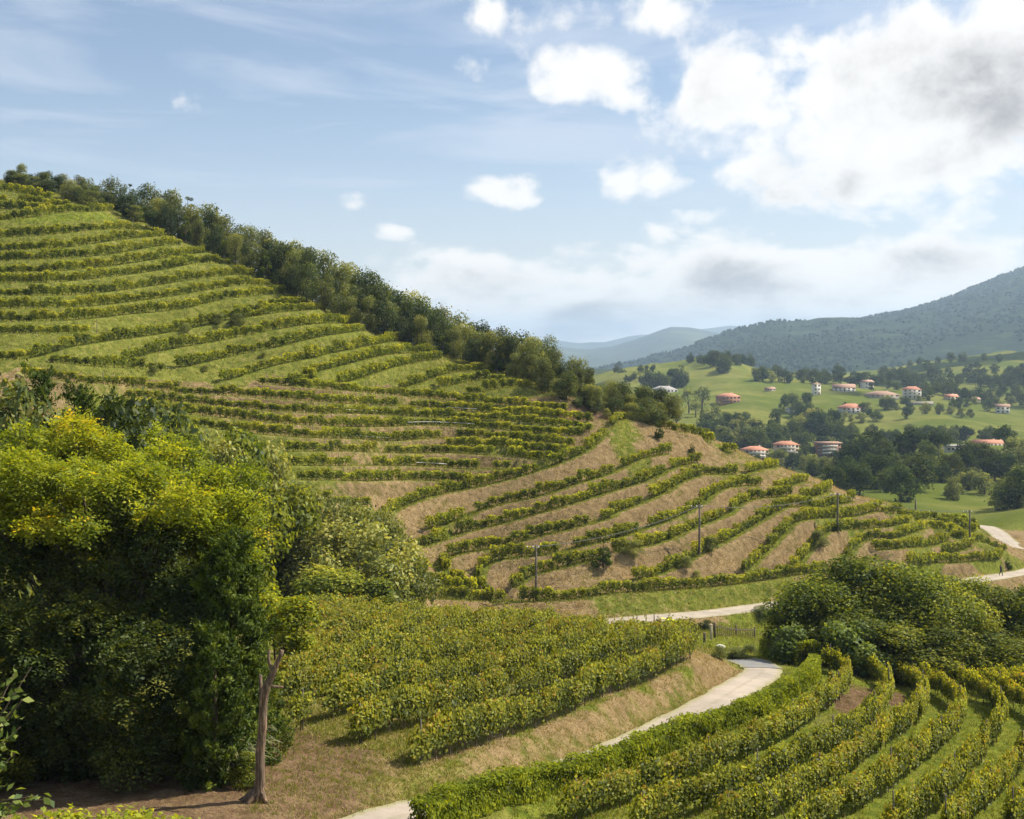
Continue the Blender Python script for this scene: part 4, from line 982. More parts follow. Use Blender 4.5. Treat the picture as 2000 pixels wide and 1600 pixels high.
for px, py, d, rp in [(30, 1100, 42.5, 90), (130, 1090, 43, 90), (230, 1100, 42.5, 90), (330, 1110, 42, 90), (390, 1130, 41.5, 70), (60, 1190, 42, 95), (170, 1200, 41.5, 95), (280, 1200, 41, 95), (350, 1200, 40.5, 80), (300, 1290, 40, 80), (200, 1290, 40, 90), (90, 1290, 40.5, 95), (0, 1280, 41, 95), (320, 1370, 39, 60), (250, 1390, 39.5, 80), (150, 1390, 40, 85), (50, 1390, 40, 90), (-60, 1200, 41, 120), (-70, 1350, 40, 120), (340, 1440, 39.5, 80), (240, 1450, 40, 90), (130, 1455, 40.5, 95), (20, 1455, 40.5, 100), (-80, 1460, 40, 110), (400, 1300, 41, 70), (100, 1030, 44, 90), (220, 1040, 44, 90), (330, 1050, 43.5, 80), (300, 1480, 41, 70), (180, 1490, 41.5, 80), (60, 1490, 41.5, 80)]:
    for j in range(3):
        bl.append((W_(px+rs.normal()*28, py+rs.normal()*24, d+rs.normal()*.8), rp/F*d*rs.uniform(.40, .66)))
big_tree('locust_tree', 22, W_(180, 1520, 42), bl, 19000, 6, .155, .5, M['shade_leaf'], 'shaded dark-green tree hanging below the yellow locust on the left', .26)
# dark conifer column beside the dead trunk
def conifer(name, seed, x, d, toppy, wid, n, ls, label, m=M['conifer'], taper=.32):
    rs = np.random.RandomState(seed); z0 = gz(x, d); h = (HY-toppy)/F*d-z0
    e = empty(name, (x, d, z0), label, 'conifer', 'dark conifers on the left')
    ns = max(60, n//110); k = n//ns; n = ns*k
    t0 = rs.beta(1.0, 1.05, ns); a0 = rs.uniform(0, 2*math.pi, ns)
    pr0 = wid*np.minimum(1, (1-t0)**taper*1.1)*(.9+1.0*fbm(a0*1.4, t0*h*.7, 3, seed))
    r0 = pr0*(.35+.65*rs.rand(ns)**.5)
    cc = np.column_stack([np.cos(a0)*r0, np.sin(a0)*r0, .15+t0*(h-.5)])
    ax0 = unit(np.column_stack([np.cos(a0)*.8, np.sin(a0)*.8, np.full(ns, .75)])+rs.normal(size=(ns, 3))*.25)
    ln = rs.uniform(.35, .8, ns)*min(1.6, wid*.8)
    u = rs.rand(ns, k)
    C = cc[:, None]+ax0[:, None]*(u*ln[:, None])[..., None]+rs.normal(size=(ns, k, 3))*((1.05-u)*.16*min(1.6, wid))[..., None]
    C = C.reshape(-1, 3); a = np.repeat(a0, k)
    ax = np.repeat(ax0, k, 0)+rs.normal(size=(n, 3))*.25
    Nn = np.column_stack([np.cos(a), np.sin(a), np.full(n, .2)])+rs.normal(size=(n, 3))*.7
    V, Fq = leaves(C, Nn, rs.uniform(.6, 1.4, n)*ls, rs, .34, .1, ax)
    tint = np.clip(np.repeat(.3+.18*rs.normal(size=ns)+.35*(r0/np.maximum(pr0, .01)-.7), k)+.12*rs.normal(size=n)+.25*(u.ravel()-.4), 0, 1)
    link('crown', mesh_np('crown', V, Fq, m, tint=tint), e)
    tb = Acc(); tb.add(*tube([(0, 0, -.4), (.03, 0, h*.4), (0, .03, h*.93)], [.16, .11, .02], 8)); link('trunk', tb.mesh('trunk', M['bark'], True), e)
    return e
conifer('conifer', 31, (452-CX)/F*41, 41, 1040, 1.3, 48000, .16, 'tall dark conifer column between the locust tree and the dead trunk')
conifer('conifer', 32, (418-CX)/F*39.4, 39.4, 1215, 1.2, 26000, .15, 'lower dark conifer left of the tall conifer column')
for k, (px, d, toppy, w) in enumerate([(70, 60, 722, 2.4), (150, 60, 752, 2.2), (220, 62, 765, 2.2), (10, 58, 755, 2.0)]):
    conifer('conifer', 40+k, (px-CX)/F*d, d, toppy, w*1.15, 22000, .20, ('bright green conifer top', 'dark conifer top second from the left', 'dark conifer top third from the left', 'dark conifer top at the left edge')[k]+' rising behind the yellow locust', M['conifer'], .6)
for k, (px, d, toppy, wp) in enumerate([(30, 57, 790, 90), (260, 60, 790, 70), (300, 66, 815, 60)]):
    x = (px-CX)/F*d; z = gz(x, d); tree('bushy_tree', 'oak', (x, d, z), (HY-toppy)/F*d-z, wp/F*d*1.6, ('dark bushy tree behind the yellow locust at the left edge', 'dark bushy tree beside the conifer tops', 'small dark bush where the brown terrace rows begin')[k], 'tree', 'bushy trees behind the locust')

for k, (px, d, toppy, wp) in enumerate([(40, 43.5, 1420, 170), (150, 43.5, 1400, 170), (260, 43, 1420, 170), (350, 42, 1430, 140), (-60, 43, 1400, 170), (430, 40.5, 1440, 110)]):
    x = (px-CX)/F*d; z = gz(x, d); tree('undergrowth_bush', 'green_shrub', (x, d, z), (HY-toppy)/F*d-z, wp/F*d*1.25, 'dark bush in the deep shade under the left trees, %s from the right' % nth({430: 1, 350: 2, 260: 3, 150: 4, 40: 5, -60: 6}[px]), 'bush', 'bushes in the shade under the left trees')
# dead pollarded trunk
def dead():
    d = 36.5; b = on(505, 1568, 33, 60); o = b.copy()
    def Q(px, py, dd=0.0): return W_(px, py, b[1]+dd)-o
    e = empty('dead_tree', tuple(o), 'bare pollarded dead tree trunk with forked sawn top', 'dead tree')
    a = Acc()
    m_ = [Q(494, 1580), Q(503, 1560), Q(508, 1520), Q(508, 1470), Q(513, 1420), Q(514, 1375), Q(518, 1347), Q(527, 1326)]
    a.add(*tube(m_, [.33, .21, .165, .15, .14, .135, .15, .11], 14, False))
    link('trunk', a.mesh('trunk', M['dead_wood'], True), e)
    for nm, pts, rad in (('limb', [Q(522, 1338), Q(532, 1318), Q(540, 1298), Q(548, 1280), Q(551, 1270)], [.125, .115, .09, .075, .07]), ('limb', [Q(533, 1312), Q(527, 1298), Q(524, 1285), Q(526, 1270)], [.07, .055, .045, .045]), ('stub', [Q(511, 1375, .1), Q(509, 1350, .15), Q(509, 1318, .2)], [.07, .06, .055]), ('stub', [Q(530, 1340, -.1), Q(542, 1342, -.15), Q(553, 1342, -.2)], [.05, .045, .04])):
        t_ = Acc(); t_.add(*tube(pts, rad, 10)); link(nm, t_.mesh(nm, M['dead_wood'], True), e)
    for k, (ax, ay) in enumerate([(-.8, -.2), (-.5, -.5), (.5, -.3), (.1, .6), (-.95, .1)]):
        t_ = Acc(); t_.add(*tube([(ax*.15, ay*.15, .35), (ax*.45, ay*.45, .1), (ax*.9, ay*.9, -.12)], [.13, .09, .03], 8)); link('root', t_.mesh('root', M['dead_wood'], True), e)
dead()
# reeds by the trunk
def reeds(px, py, n, hgt, spread, seed, label, d=None):
    b = on(px, py, 33, 60); rs = np.random.RandomState(seed); a = Acc(); T = []
    for k in range(n):
        an = rs.uniform(0, 6.28); r0 = spread*rs.rand()**.5; x0, y0 = math.cos(an)*r0*.5, math.sin(an)*r0*.4
        h = hgt*rs.uniform(.5, 1.1); L = rs.uniform(.5, 1.0); dx, dy = math.cos(an), math.sin(an)*.8-.2
        st = np.linspace(0, 1, 7); w = .028*np.sin(np.clip(st*.9+.08, 0, 1)*math.pi)+.004
        cx = np.column_stack([x0+dx*L*st**1.6, y0+dy*L*st**1.6, h*(1.6*st-.95*st**2.3)+rs.uniform(0, .5)*hgt*.5])
        pr = np.array([-dy, dx, .2]); pr /= np.linalg.norm(pr)
        V = np.empty((14, 3)); V[0::2] = cx-pr*w[:, None]; V[1::2] = cx+pr*w[:, None]
        a.add(V, np.array([(2*i, 2*i+1, 2*i+3, 2*i+2) for i in range(6)])); T += [np.clip(.5+.25*rs.normal(), 0, 1)]*6
    me = mesh_np('blades', np.concatenate(a.V), np.concatenate(a.F), M['reed'], tint=T)
    e = empty('reed_clump', tuple(b), label, 'reeds', 'reed clumps beside the dead trunk'); link('blades', me, e)
    s_ = Acc()
    for k in range(14): s_.add(*tube([(rs.normal()*spread*.3, rs.normal()*spread*.25, -.1), (rs.normal()*spread*.35, rs.normal()*spread*.25, hgt*.8)], [.015, .008], 5))
    link('canes', s_.mesh('canes', M['reed'], True), e)
reeds(440, 1525, 260, 1.7, 1.4, 61, 'arching pale reed clump left of the dead trunk'); reeds(482, 1510, 150, 1.9, .9, 62, 'reed clump close behind the dead trunk'); reeds(395, 1530, 150, 1.2, 1.3, 63, 'low dry reed clump under the dark conifers')
for k, (px, py, hp_, wp) in enumerate([(470, 1550, 60, 60), (520, 1500, 90, 60), (510, 1450, 130, 60)]):
    p = on(px, py, 33, 60); tree('shrub', 'green_shrub', p+[0, .8, 0], hp_/F*p[1], wp/F*p[1]*1.3, ('dark low shrub at the foot of the dead trunk', 'green shrub just right behind the dead trunk', 'leafy climber-like shrub behind the middle of the dead trunk')[k], 'shrub', 'shrubs round the dead trunk')

# ------------------------------------------------------------------ leafy branches close to the viewpoint, lower left
def near_shrub():
    rs = np.random.RandomState(91); d = 9.0; x = (-110-CX)/F*d; z0 = gz(x, d)
    e = empty('leafy_shrub', (x, d, z0), 'near leafy shrub with glossy leaves at the lower left edge', 'shrub'); o = np.array([x, d, z0]); a = Acc(); C = []; N_ = []
    base = np.array([0, 0, -.2]); fork = W_(-120, 1640, d)-o
    a.add(*tube([base, base*.5+fork*.5+[.05, 0, 0], fork], [.06, .05, .04], 8)); tw = []
    ends = [(62, 1302, 9), (28, 1315, 9.1), (45, 1365, 8.9), (20, 1390, 8.8), (40, 1420, 9), (10, 1440, 9.1), (30, 1470, 8.9), (-10, 1350, 9), (5, 1500, 8.8), (10, 1535, 8.7), (70, 1555, 8.6), (100, 1562, 8.6), (50, 1575, 8.5), (20, 1590, 8.5), (-40, 1400, 9), (-60, 1500, 9)]
    for px, py, dd in ends:
        en = W_(px, py, dd)-o; st = fork+rs.normal(size=3)*.05; mid = (st+en)/2+[0, 0, .12]+rs.normal(size=3)*.04
        a.add(*tube([st, mid, en], [.013, .008, .003], 5))
        for t in np.linspace(.45, 1.02, 16):
            p = (1-t)**2*st+2*t*(1-t)*mid+t*t*en+rs.normal(size=3)*.022
            C.append(p); N_.append(rs.normal(size=3)*.6+[0, -.2, .7])
    V, Fq = leaves(np.array(C), np.array(N_), rs.uniform(.06, .105, len(C)), rs, .55, .25)
    link('leaves', mesh_np('leaves', V, Fq, M['fig_leaf'], tint=np.clip(.55+.3*rs.normal(size=len(C)), 0, 1)), e); link('branches', a.mesh('branches', M['bark'], True), e)
near_shrub()
hp3 = np.array([[(px-CX)/F*25, 25+.2*math.sin(px*.01), 0] for px in np.arange(-260, 390, 22)]); hp3[:, 2] = -(1586-HY)/F*25-1.3
gl = heights(hp3[:, 0], hp3[:, 1])[0]
hp3[:, 2] = gl; hh = float(np.mean(-(1640-HY)/F*25-gl)); o3 = hp3[0].copy()
V, Fq, tn = hedge_mesh(hp3-o3, hh, .9, 22000, .16, M['locust_leaf'], 15, .35, .3)
e = empty('hedge', tuple(o3), 'yellow-green leafy hedge top along the lower left border', 'hedge'); link('foliage', mesh_np('foliage', V, Fq, M['locust_leaf'], tint=tn), e); link('stems', inner(hp3-o3, hh, .9), e)
def weed():
    d = 24.0; px0 = 1560; x = (px0-CX)/F*d; z0 = gz(x, d); o = np.array([x, d, z0]); rs = np.random.RandomState(5)
    e = empty('vine_shoot', (x, d, z0), 'slender shoot with bright yellow leaves at the bottom border', 'shoot'); a = Acc(); C = []
    P = [np.array([0, 0, -.1]), W_(1555, 1640, d)-o, W_(1520, 1570, d)-o, W_(1492, 1535, d)-o, W_(1462, 1508, d)-o]
    a.add(*tube(P, [.018, .014, .011, .008, .004], 6)); link('stem', a.mesh('stem', M['bark'], True), e)
    for px, py in [(1498, 1522), (1520, 1545), (1462, 1500), (1470, 1515), (1570, 1590), (1580, 1596), (1445, 1495)]:
        for _ in range(2): C.append(W_(px+rs.normal()*5, py+rs.normal()*4, d)-o)
    V, Fq = leaves(np.array(C), rs.normal(size=(len(C), 3))+[0, -.5, .5], rs.uniform(.06, .11, len(C)), rs, .8, .2); link('leaves', mesh_np('leaves', V, Fq, M['locust_leaf'], tint=np.full(len(C), .8)), e)
weed()
# ------------------------------------------------------------------ village across the valley
WALLS = {'white': plain('white_render', (.56, .54, .50), .8, .08), 'cream': plain('cream_render', (.46, .39, .30), .8, .1), 'brick': plain('brown_brick', (.26, .13, .08), .85, .15), 'stone': plain('grey_stone', (.34, .31, .27), .9, .2, 1.0), 'grey': plain('grey_render', (.45, .44, .43), .85, .1)}
M['tile'] = plain('red_tile', (.40, .18, .115), .8, .2, 1.2); M['tile_old'] = plain('old_tile', (.30, .19, .14), .85, .25, 1.0); M['roof_grey'] = plain('grey_roof', (.30, .29, .28), .8, .15); M['roof_white'] = plain('white_roof', (.70, .69, .67), .7, .1)
M['glass'] = plain('window_glass', (.035, .04, .05), .15, .1, spec=.6); M['frame'] = plain('window_frame', (.55, .52, .48), .7, .1); M['door'] = plain('door_wood', (.16, .09, .05), .7, .2)
def house(name, px, py, wp, hp_, wall, roof='tile', shape='hip', storeys=2, cols=4, rz=0.0, dep=.75, label='', dmin=400, rise=.30, balcony=False, cat='house'):
    p = on(px, py, dmin); d = p[1]; w = wp/F*d*.88; h = hp_/F*d*.88; dp = w*dep
    e = empty(name, tuple(p), label, cat, 'buildings across the valley'); e.rotation_euler = (0, 0, rz)
    rh = min(w, dp)*rise if shape != 'flat' else .5; wh = h-rh if shape != 'flat' else h
    a = Acc(); a.box((0, 0, wh/2-1.5), (w/2, dp/2, wh/2+1.5)); link('wall', a.mesh('wall', WALLS[wall]), e)
    ov = .6; x, y = w/2+ov, dp/2+ov; r = Acc()
    t = .22
    if shape == 'flat': r.box((0, 0, wh+.2), (x, y, .25))
    else:
        k = x-y if (shape == 'hip' and x > y) else (x if shape == 'gable' else .15)
        V = [(-x, -y, wh-t), (x, -y, wh-t), (x, y, wh-t), (-x, y, wh-t), (-x, -y, wh+.02), (x, -y, wh+.02), (x, y, wh+.02), (-x, y, wh+.02), (-k, 0, wh+rh), (k, 0, wh+rh)]
        r.add(V, np.array([(0, 3, 2, 1), (0, 1, 5, 4), (1, 2, 6, 5), (2, 3, 7, 6), (3, 0, 4, 7), (4, 5, 9, 8), (6, 7, 8, 9), (5, 6, 9, 9), (7, 4, 8, 8)]))
    ro = link('roof', r.mesh('roof', M[roof]), e)
    if shape != 'flat':
        c = Acc(); c.box((w*.22, dp*.1, wh+rh*.75), (.4, .4, .9)); link('chimney', c.mesh('chimney', WALLS['cream']), ro)
    sh = wh/storeys; ww = min(.75, w/cols*.28); wm = None
    ga = Acc(); ga.box((0, 0, 0), (ww, .05, sh*.24)); gme = ga.mesh('window', M['glass'])
    fa = Acc(); fa.box((0, .01, -sh*.24-.07), (ww+.12, .09, .07)); fa.box((0, .01, sh*.24+.07), (ww+.12, .09, .07)); fme = fa.mesh('window_frame', M['frame'])
    for s in range(storeys):
        for c in range(cols):
            wx = -w/2+w*(c+.5)/cols
            if s == 0 and c == cols//2 and storeys > 1:
                da = Acc(); da.box((wx, -dp/2-.03, 1.05), (.55, .06, 1.05)); link('door', da.mesh('door', M['door']), e); continue
            o = link('window', gme, e, (wx, -dp/2-.03, sh*(s+.55))); link('frame', fme, o)
        for c in range(2):
            o = link('window', gme, e, (w/2+.03, -dp/2+dp*(c+.5)/2, sh*(s+.55)), math.pi/2); link('frame', fme, o)
        if balcony and s > 0:
            ba = Acc(); ba.box((0, -dp/2-.6, sh*s+.05), (w*.32, .6, .08)); ba.box((0, -dp/2-1.17, sh*s+.55), (w*.32, .04, .45)); link('balcony', ba.mesh('balcony', WALLS['white']), e)
    return e
HS = [
 ('farmhouse', 1422, 786, 46, 22, 'brick', 'tile', 'hip', 2, 5, .35, 'brown farmhouse with orange roof in the middle of the meadow', 700, .25, False),
 ('long_house', 1297, 764, 54, 14, 'grey', 'roof_grey', 'hip', 1, 7, .05, 'long low grey building under the dark hill trees', 850, .25, False),
 ('tower_house', 1594, 774, 17, 26, 'white', 'tile_old', 'hip', 3, 2, .3, 'narrow white tower house at the edge of the meadow', 700, .25, False),
 ('house', 1648, 764, 46, 16, 'white', 'tile_old', 'gable', 2, 5, -.15, 'long white house with brown roof on the village rise', 700, .3, False),
 ('house', 1693, 757, 26, 20, 'white', 'tile_old', 'gable', 2, 3, .5, 'white house at the top right of the village rise', 700, .3, False),
 ('barn', 1722, 776, 64, 13, 'stone', 'tile_old', 'hip', 1, 6, .05, 'long grey stone barn in the village', 700, .2, False),
 ('villa', 1781, 781, 38, 26, 'white', 'tile', 'hip', 3, 4, -.25, 'large white villa with red roof in the village', 700, .3, True),
 ('house', 1857, 787, 26, 14, 'cream', 'tile', 'gable', 2, 3, .2, 'small cream house with red roof right of the white villa', 700, .35, False),
 ('house', 1958, 810, 28, 20, 'white', 'tile_old', 'gable', 2, 3, -.3, 'white house near the right edge above the bright field', 650, .35, False),
 ('wide_house', 1662, 809, 50, 20, 'grey', 'tile', 'hip', 2, 5, .05, 'wide house with pinkish-orange roof below the village', 620, .3, False),
 ('chalet', 1552, 808, 32, 14, 'white', 'roof_grey', 'gable', 2, 4, .25, 'white chalet with balcony between round trees', 620, .3, True),
 ('apartment_block', 1474, 897, 54, 30, 'cream', 'tile', 'hip', 3, 6, .12, 'left pale apartment block with red hipped roof in the valley', 480, .24, True),
 ('apartment_block', 1535, 896, 50, 32, 'cream', 'tile', 'hip', 3, 6, .0, 'right pale apartment block with red hipped roof in the valley', 480, .24, True),
 ('apartment_block', 1616, 898, 52, 30, 'brick', 'tile_old', 'flat', 4, 7, .0, 'dark brown flat-roofed apartment block in the valley', 480, .2, True),
 ('row_house', 1685, 884, 46, 16, 'white', 'tile', 'hip', 2, 5, .1, 'red-roofed building right of the brown apartment block', 480, .25, False),
 ('row_house', 1722, 883, 36, 17, 'white', 'tile', 'hip', 2, 4, .1, 'red-roofed building partly hidden behind the valley woods', 480, .25, False),
 ('warehouse', 1868, 884, 56, 10, 'grey', 'roof_grey', 'flat', 1, 6, .0, 'low grey warehouse left of the red-roofed hall', 480, .2, False),
 ('hall', 1930, 872, 62, 16, 'white', 'tile', 'gable', 1, 7, .0, 'white hall with long red roof near the right edge', 480, .2, False),
 ('cottage', 1504, 762, 20, 8, 'stone', 'tile_old', 'gable', 1, 3, .3, 'tiny cottage at the hedge above the farmhouse', 700, .35, False),
 ('house', 1905, 790, 18, 10, 'cream', 'tile_old', 'gable', 1, 2, .4, 'tiny house among trees right of the cream house', 700, .35, False),
]
for nm, px, py, wp, h_, wall, roof, sh, st, co, rz, lb, dm, ri_, bal in HS:
    house(nm, px, py, wp, h_, wall, roof, sh, st, co, rz, .6, lb, dm, ri_, bal, 'building' if nm in ('apartment_block', 'barn', 'warehouse', 'hall', 'long_house') else 'house')
# retaining wall in the village
p = on(1790, 790, 700); a = Acc(); a.box((0, 0, .6), (13, .3, 1.4)); a.box((0, 0, 2.1), (13.2, .4, .1)); tag(link('retaining_wall', a.mesh('retaining_wall', WALLS['stone']), None, tuple(p)), 'long pale garden wall below the white villa', 'wall')

# ------------------------------------------------------------------ trees across the valley
MASS = []
def clump(desc, n, x0, x1, y0, y1, hpx, kind, dmin, seed, dmax=2600, wf=(.75, 1.1), mass=False):
    r_ = random.Random(seed); L = []
    for k in range(n):
        px = x0+(x1-x0)*(k+.5+r_.uniform(-.45, .45))/n; py = r_.uniform(y0, y1)
        L.append((px, py, hpx*r_.uniform(.7, 1.15)))
    L.sort()
    for k, (px, py, hh) in enumerate(L):
        p = on(px, py, dmin, dmax); hgt = hh/F*p[1]
        kd = kind if isinstance(kind, str) else r_.choice(kind)
        if mass:
            MASS.append((kd, p, hgt, hgt*r_.uniform(*wf), r_.uniform(0, 6.28), r_.random())); continue
        tree('valley_tree', kd, p, hgt, hgt*r_.uniform(*wf), '%s, %s from the left' % (desc, nth(k+1)), 'tree', 'trees across the valley')
clump('dark tree above the long grey building', 7, 1268, 1338, 752, 760, 36, 'far', 850, 1)
clump('thin pale tree below the long grey building', 6, 1308, 1392, 792, 832, 52, 'wispy', 600, 2)
clump('dark tree on the rounded hilltop', 9, 1345, 1475, 705, 716, 22, 'far', 900, 3)
clump('large dark tree on the slope of the hilltop', 4, 1385, 1425, 722, 736, 34, 'far', 900, 4)
clump('tree at the back of the meadow', 9, 1470, 1560, 738, 752, 24, ['far', 'farpale'], 800, 5)
clump('dark tree in the meadow below the farmhouse', 8, 1362, 1472, 838, 850, 34, 'far', 560, 6)
clump('pale tree behind the spur crest', 6, 1405, 1468, 868, 884, 38, 'farpale', 500, 7)
clump('tree round the white chalet', 7, 1510, 1600, 800, 832, 36, 'far', 560, 8)
clump('tree in the clump above the apartment blocks', 9, 1555, 1640, 826, 878, 44, ['far', 'far', 'farpale'], 500, 9)
clump('dark tree above the left apartment block', 5, 1470, 1520, 872, 886, 40, 'far', 500, 10)
clump('small round meadow tree beside the chalet', 4, 1440, 1510, 842, 862, 30, 'far', 560, 11)
clump('village tree behind the white houses', 13, 1560, 1730, 742, 756, 26, ['far', 'farpale'], 800, 12, mass=True)
clump('village garden tree', 16, 1690, 1990, 788, 812, 20, ['far', 'farpale'], 620, 13)
clump('dark pine behind the villa', 8, 1700, 1850, 756, 770, 20, 'fartall', 800, 14, mass=True)
clump('tree in the hedge below the bright field', 17, 1640, 1990, 856, 872, 28, ['far', 'far', 'farpale'], 500, 15)
clump('tree in the hedgerow on the right hillside', 13, 1770, 2010, 694, 738, 18, 'far', 900, 16)
clump('dark tree on the wooded right hillside', 26, 1800, 2020, 742, 790, 24, ['far', 'fartall'], 850, 17, mass=True)
clump('tree by the wide pink-roofed house', 6, 1615, 1700, 812, 826, 18, ['far', 'farpale'], 560, 18)
clump('tree in the valley wood below the brown block', 14, 1500, 1660, 905, 940, 38, ['far', 'farpale'], 300, 19, 560)
clump('tall tree of the central valley wood', 14, 1650, 1820, 905, 945, 58, ['far', 'far', 'fartall'], 300, 20, 520)
clump('round tree at the edge of the shaded meadow', 9, 1625, 1800, 952, 986, 62, 'far', 280, 21, 460, (.8, 1.15))
clump('tree of the wood on the right slope', 18, 1800, 2020, 880, 945, 52, ['far', 'far', 'farpale'], 300, 22, 520)
clump('brownish tree below the right slope wood', 6, 1850, 1930, 950, 972, 40, 'farpale', 280, 23, 460)
clump('round tree casting a shadow on the meadow', 3, 1945, 2005, 984, 996, 74, 'far', 260, 24, 420, (.8, 1.0))
clump('dark tree behind the end of the ridge', 9, 1210, 1310, 838, 862, 52, 'oak', 180, 25, 330)
clump('shrub where the ridge drops to the valley', 7, 1120, 1200, 790, 815, 26, ['olive', 'oak'], 150, 26, 260)
clump('tree in the belt across the lower meadow', 12, 1360, 1560, 852, 872, 32, ['far', 'far', 'farpale'], 520, 30)
clump('bush-like tree beside the apartment blocks', 9, 1440, 1600, 896, 906, 20, ['far', 'farpale'], 420, 31, 640)
clump('tree in the belt below the village', 14, 1650, 1900, 800, 822, 20, ['far', 'far', 'farpale'], 600, 32)
clump('tree in front of the red-roofed valley buildings', 10, 1640, 1800, 884, 900, 26, 'far', 400, 33, 620)
clump('dark tree in the wood below the right hillside fields', 30, 1740, 2020, 728, 764, 22, ['far', 'far', 'fartall'], 850, 41, mass=True)
clump('tree in the lower belt of the right hillside wood', 24, 1800, 2020, 764, 792, 22, ['far', 'fartall', 'farpale'], 800, 42, mass=True)
clump('tree in the wood left of the apartment blocks', 14, 1355, 1470, 846, 888, 36, ['far', 'far', 'farpale'], 480, 43)
clump('tree on the wooded bank above the brown block', 12, 1545, 1650, 832, 882, 36, ['far', 'far', 'farpale'], 480, 44)
clump('tree in the dark belt behind the village', 16, 1560, 1780, 738, 752, 20, ['far', 'fartall'], 850, 45, mass=True)
clump('tree of the hedge along the bright field', 18, 1600, 1990, 846, 862, 20, ['far', 'farpale'], 560, 46, mass=True)
clump('tree on the dim lower hill', 12, 1200, 1290, 722, 742, 14, 'far', 1000, 27, mass=True)

def hillside_wood():
    Vs, Fs, Ts, c = [], [], [], 0
    for kd, p, hgt, wid, rz, q in MASS:
        L, h, w = PROTO[kd]; me = L[int(q*7.3) % len(L)][0]; nv = len(me.vertices)
        co = np.empty(nv*3, np.float32); me.vertices.foreach_get('co', co); co = co.reshape(-1, 4, 3)[::3]
        mid = co.mean(1, keepdims=True); co = mid+(co-mid)*1.6
        ca, sa = math.cos(rz), math.sin(rz); X_ = (co[..., 0]*ca-co[..., 1]*sa)*wid/w; Y_ = (co[..., 0]*sa+co[..., 1]*ca)*wid/w
        V = np.stack([X_+p[0], Y_+p[1], co[..., 2]*hgt/h+p[2]], -1).reshape(-1, 3); n = len(V)//4
        Vs.append(V); Fs.append(np.arange(n*4).reshape(n, 4)+c); Ts.append(np.clip(.45+.3*(q-.5)+.2*RS.normal(size=n), 0, 1)); c += len(V)
    return mesh_np('hillside_wood', np.concatenate(Vs), np.concatenate(Fs), M['far_leaf'], tint=np.concatenate(Ts))
tag(link('hillside_wood', hillside_wood()), 'belts of small dark trees among the village gardens and right hillside', 'wood', kind='stuff')

# far woods: one mass of small crowns on the mountain slopes
def wood_mass():
    rs = np.random.RandomState(4); Vt = []; Ft = []; n = 0
    base = np.array([(0, 0, 1.0), (1, 0, .35), (.31, .95, .4), (-.81, .59, .3), (-.81, -.59, .38), (.31, -.95, .33), (.8, .2, -.3), (0, .85, -.3), (-.85, .1, -.3), (.1, -.85, -.3)])
    tri = [(0, 1, 2), (0, 2, 3), (0, 3, 4), (0, 4, 5), (0, 5, 1), (1, 6, 2), (2, 6, 7), (2, 7, 3), (3, 7, 8), (3, 8, 4), (4, 8, 9), (4, 9, 5), (5, 9, 6), (5, 6, 1)]
    tri = np.array(tri)
    for nm, cnt_, s0, s1 in (('wooded_hill', 6500, 4, 7), ('mountain', 17000, 4.5, 8)):
        Xm, D, Z = MT0[nm]; h, w = Xm.shape
        for k in range(cnt_):
            i = rs.uniform(0, h*.60); j = rs.uniform(0, w-2)
            a, b = int(i), int(j); fi, fj = i-a, j-b
            def L(A): return (A[a, b]*(1-fj)+A[a, b+1]*fj)*(1-fi)+(A[a+1, b]*(1-fj)+A[a+1, b+1]*fj)*fi
            x, d, z = L(Xm), L(D), L(Z); px = CX+F*x/d
            if px < 1050 or px > 2250: continue
            if fbm(np.array([x*.003]), np.array([d*.003]), 3, 40)[0] > .14: continue
            s = rs.uniform(s0, s1); Vt.append(base*(1+.22*rs.normal(size=(10, 1)))*[s*.62, s*.62, s*.8]+[x, d, z+s*.35]); Ft.append(tri+n); n += 10
    V = np.concatenate(Vt); Fq = np.concatenate(Ft)
    return mesh_np('far_wood', V, Fq, M['far_leaf'], True, tint=np.repeat(rs.rand(len(Fq)//14), 14))
tag(link('far_wood', wood_mass()), 'dense dark forest covering the mountain slopes', 'forest', kind='stuff')

# ------------------------------------------------------------------ poles, wires, gate, posts, walker
def pole(px, py, toppy, dmin, label, arm=True, dmax=400):
    p = on(px, py, dmin, dmax); h = top_h(px, toppy, p); e = empty('utility_pole', tuple(p), label, 'utility pole', 'wooden utility poles')
    a = Acc(); a.add(*tube([(0, 0, -.5), (0, 0, h*.5), (.02, 0, h)], [.15, .13, .10], 8)); link('pole', a.mesh('pole', M['pole'], True), e)
    if arm:
        b = Acc(); b.box((-.35, 0, h-.35), (.75, .05, .05)); link('crossarm', b.mesh('crossarm', M['pole']), e)
        for dx in (-1.0, -.35, .3):
            c = Acc(); c.add(*tube([(dx, 0, h-.3), (dx, 0, h-.12)], [.05, .035], 6)); link('insulator', c.mesh('insulator', M['white_tube']), e)
    return p+[0, 0, h-.2]
PT = [pole(1047, 1172, 1064, 110, 'utility pole with crossarm standing on the bottom row of the spur'), pole(1366, 1090, 985, 110, 'utility pole on the tan bank in the middle of the spur'), pole(1636, 1052, 962, 110, 'utility pole with dark bush at its foot on the spur'), pole(1894, 1066, 996, 110, 'utility pole near the end of the spur by the far road'), pole(1788, 1004, 974, 180, 'short distant pole behind the spur', False)]
def wire(a, b, sag, label):
    t = np.linspace(0, 1, 14); P = a+(b-a)*t[:, None]; P[:, 2] -= sag*4*t*(1-t)
    w = Acc(); w.add(*tube(P-P[0], .03, 4)); tag(link('overhead_wire', w.mesh('overhead_wire', M['wire'], True), None, tuple(P[0])), label, 'wire', 'overhead wires')
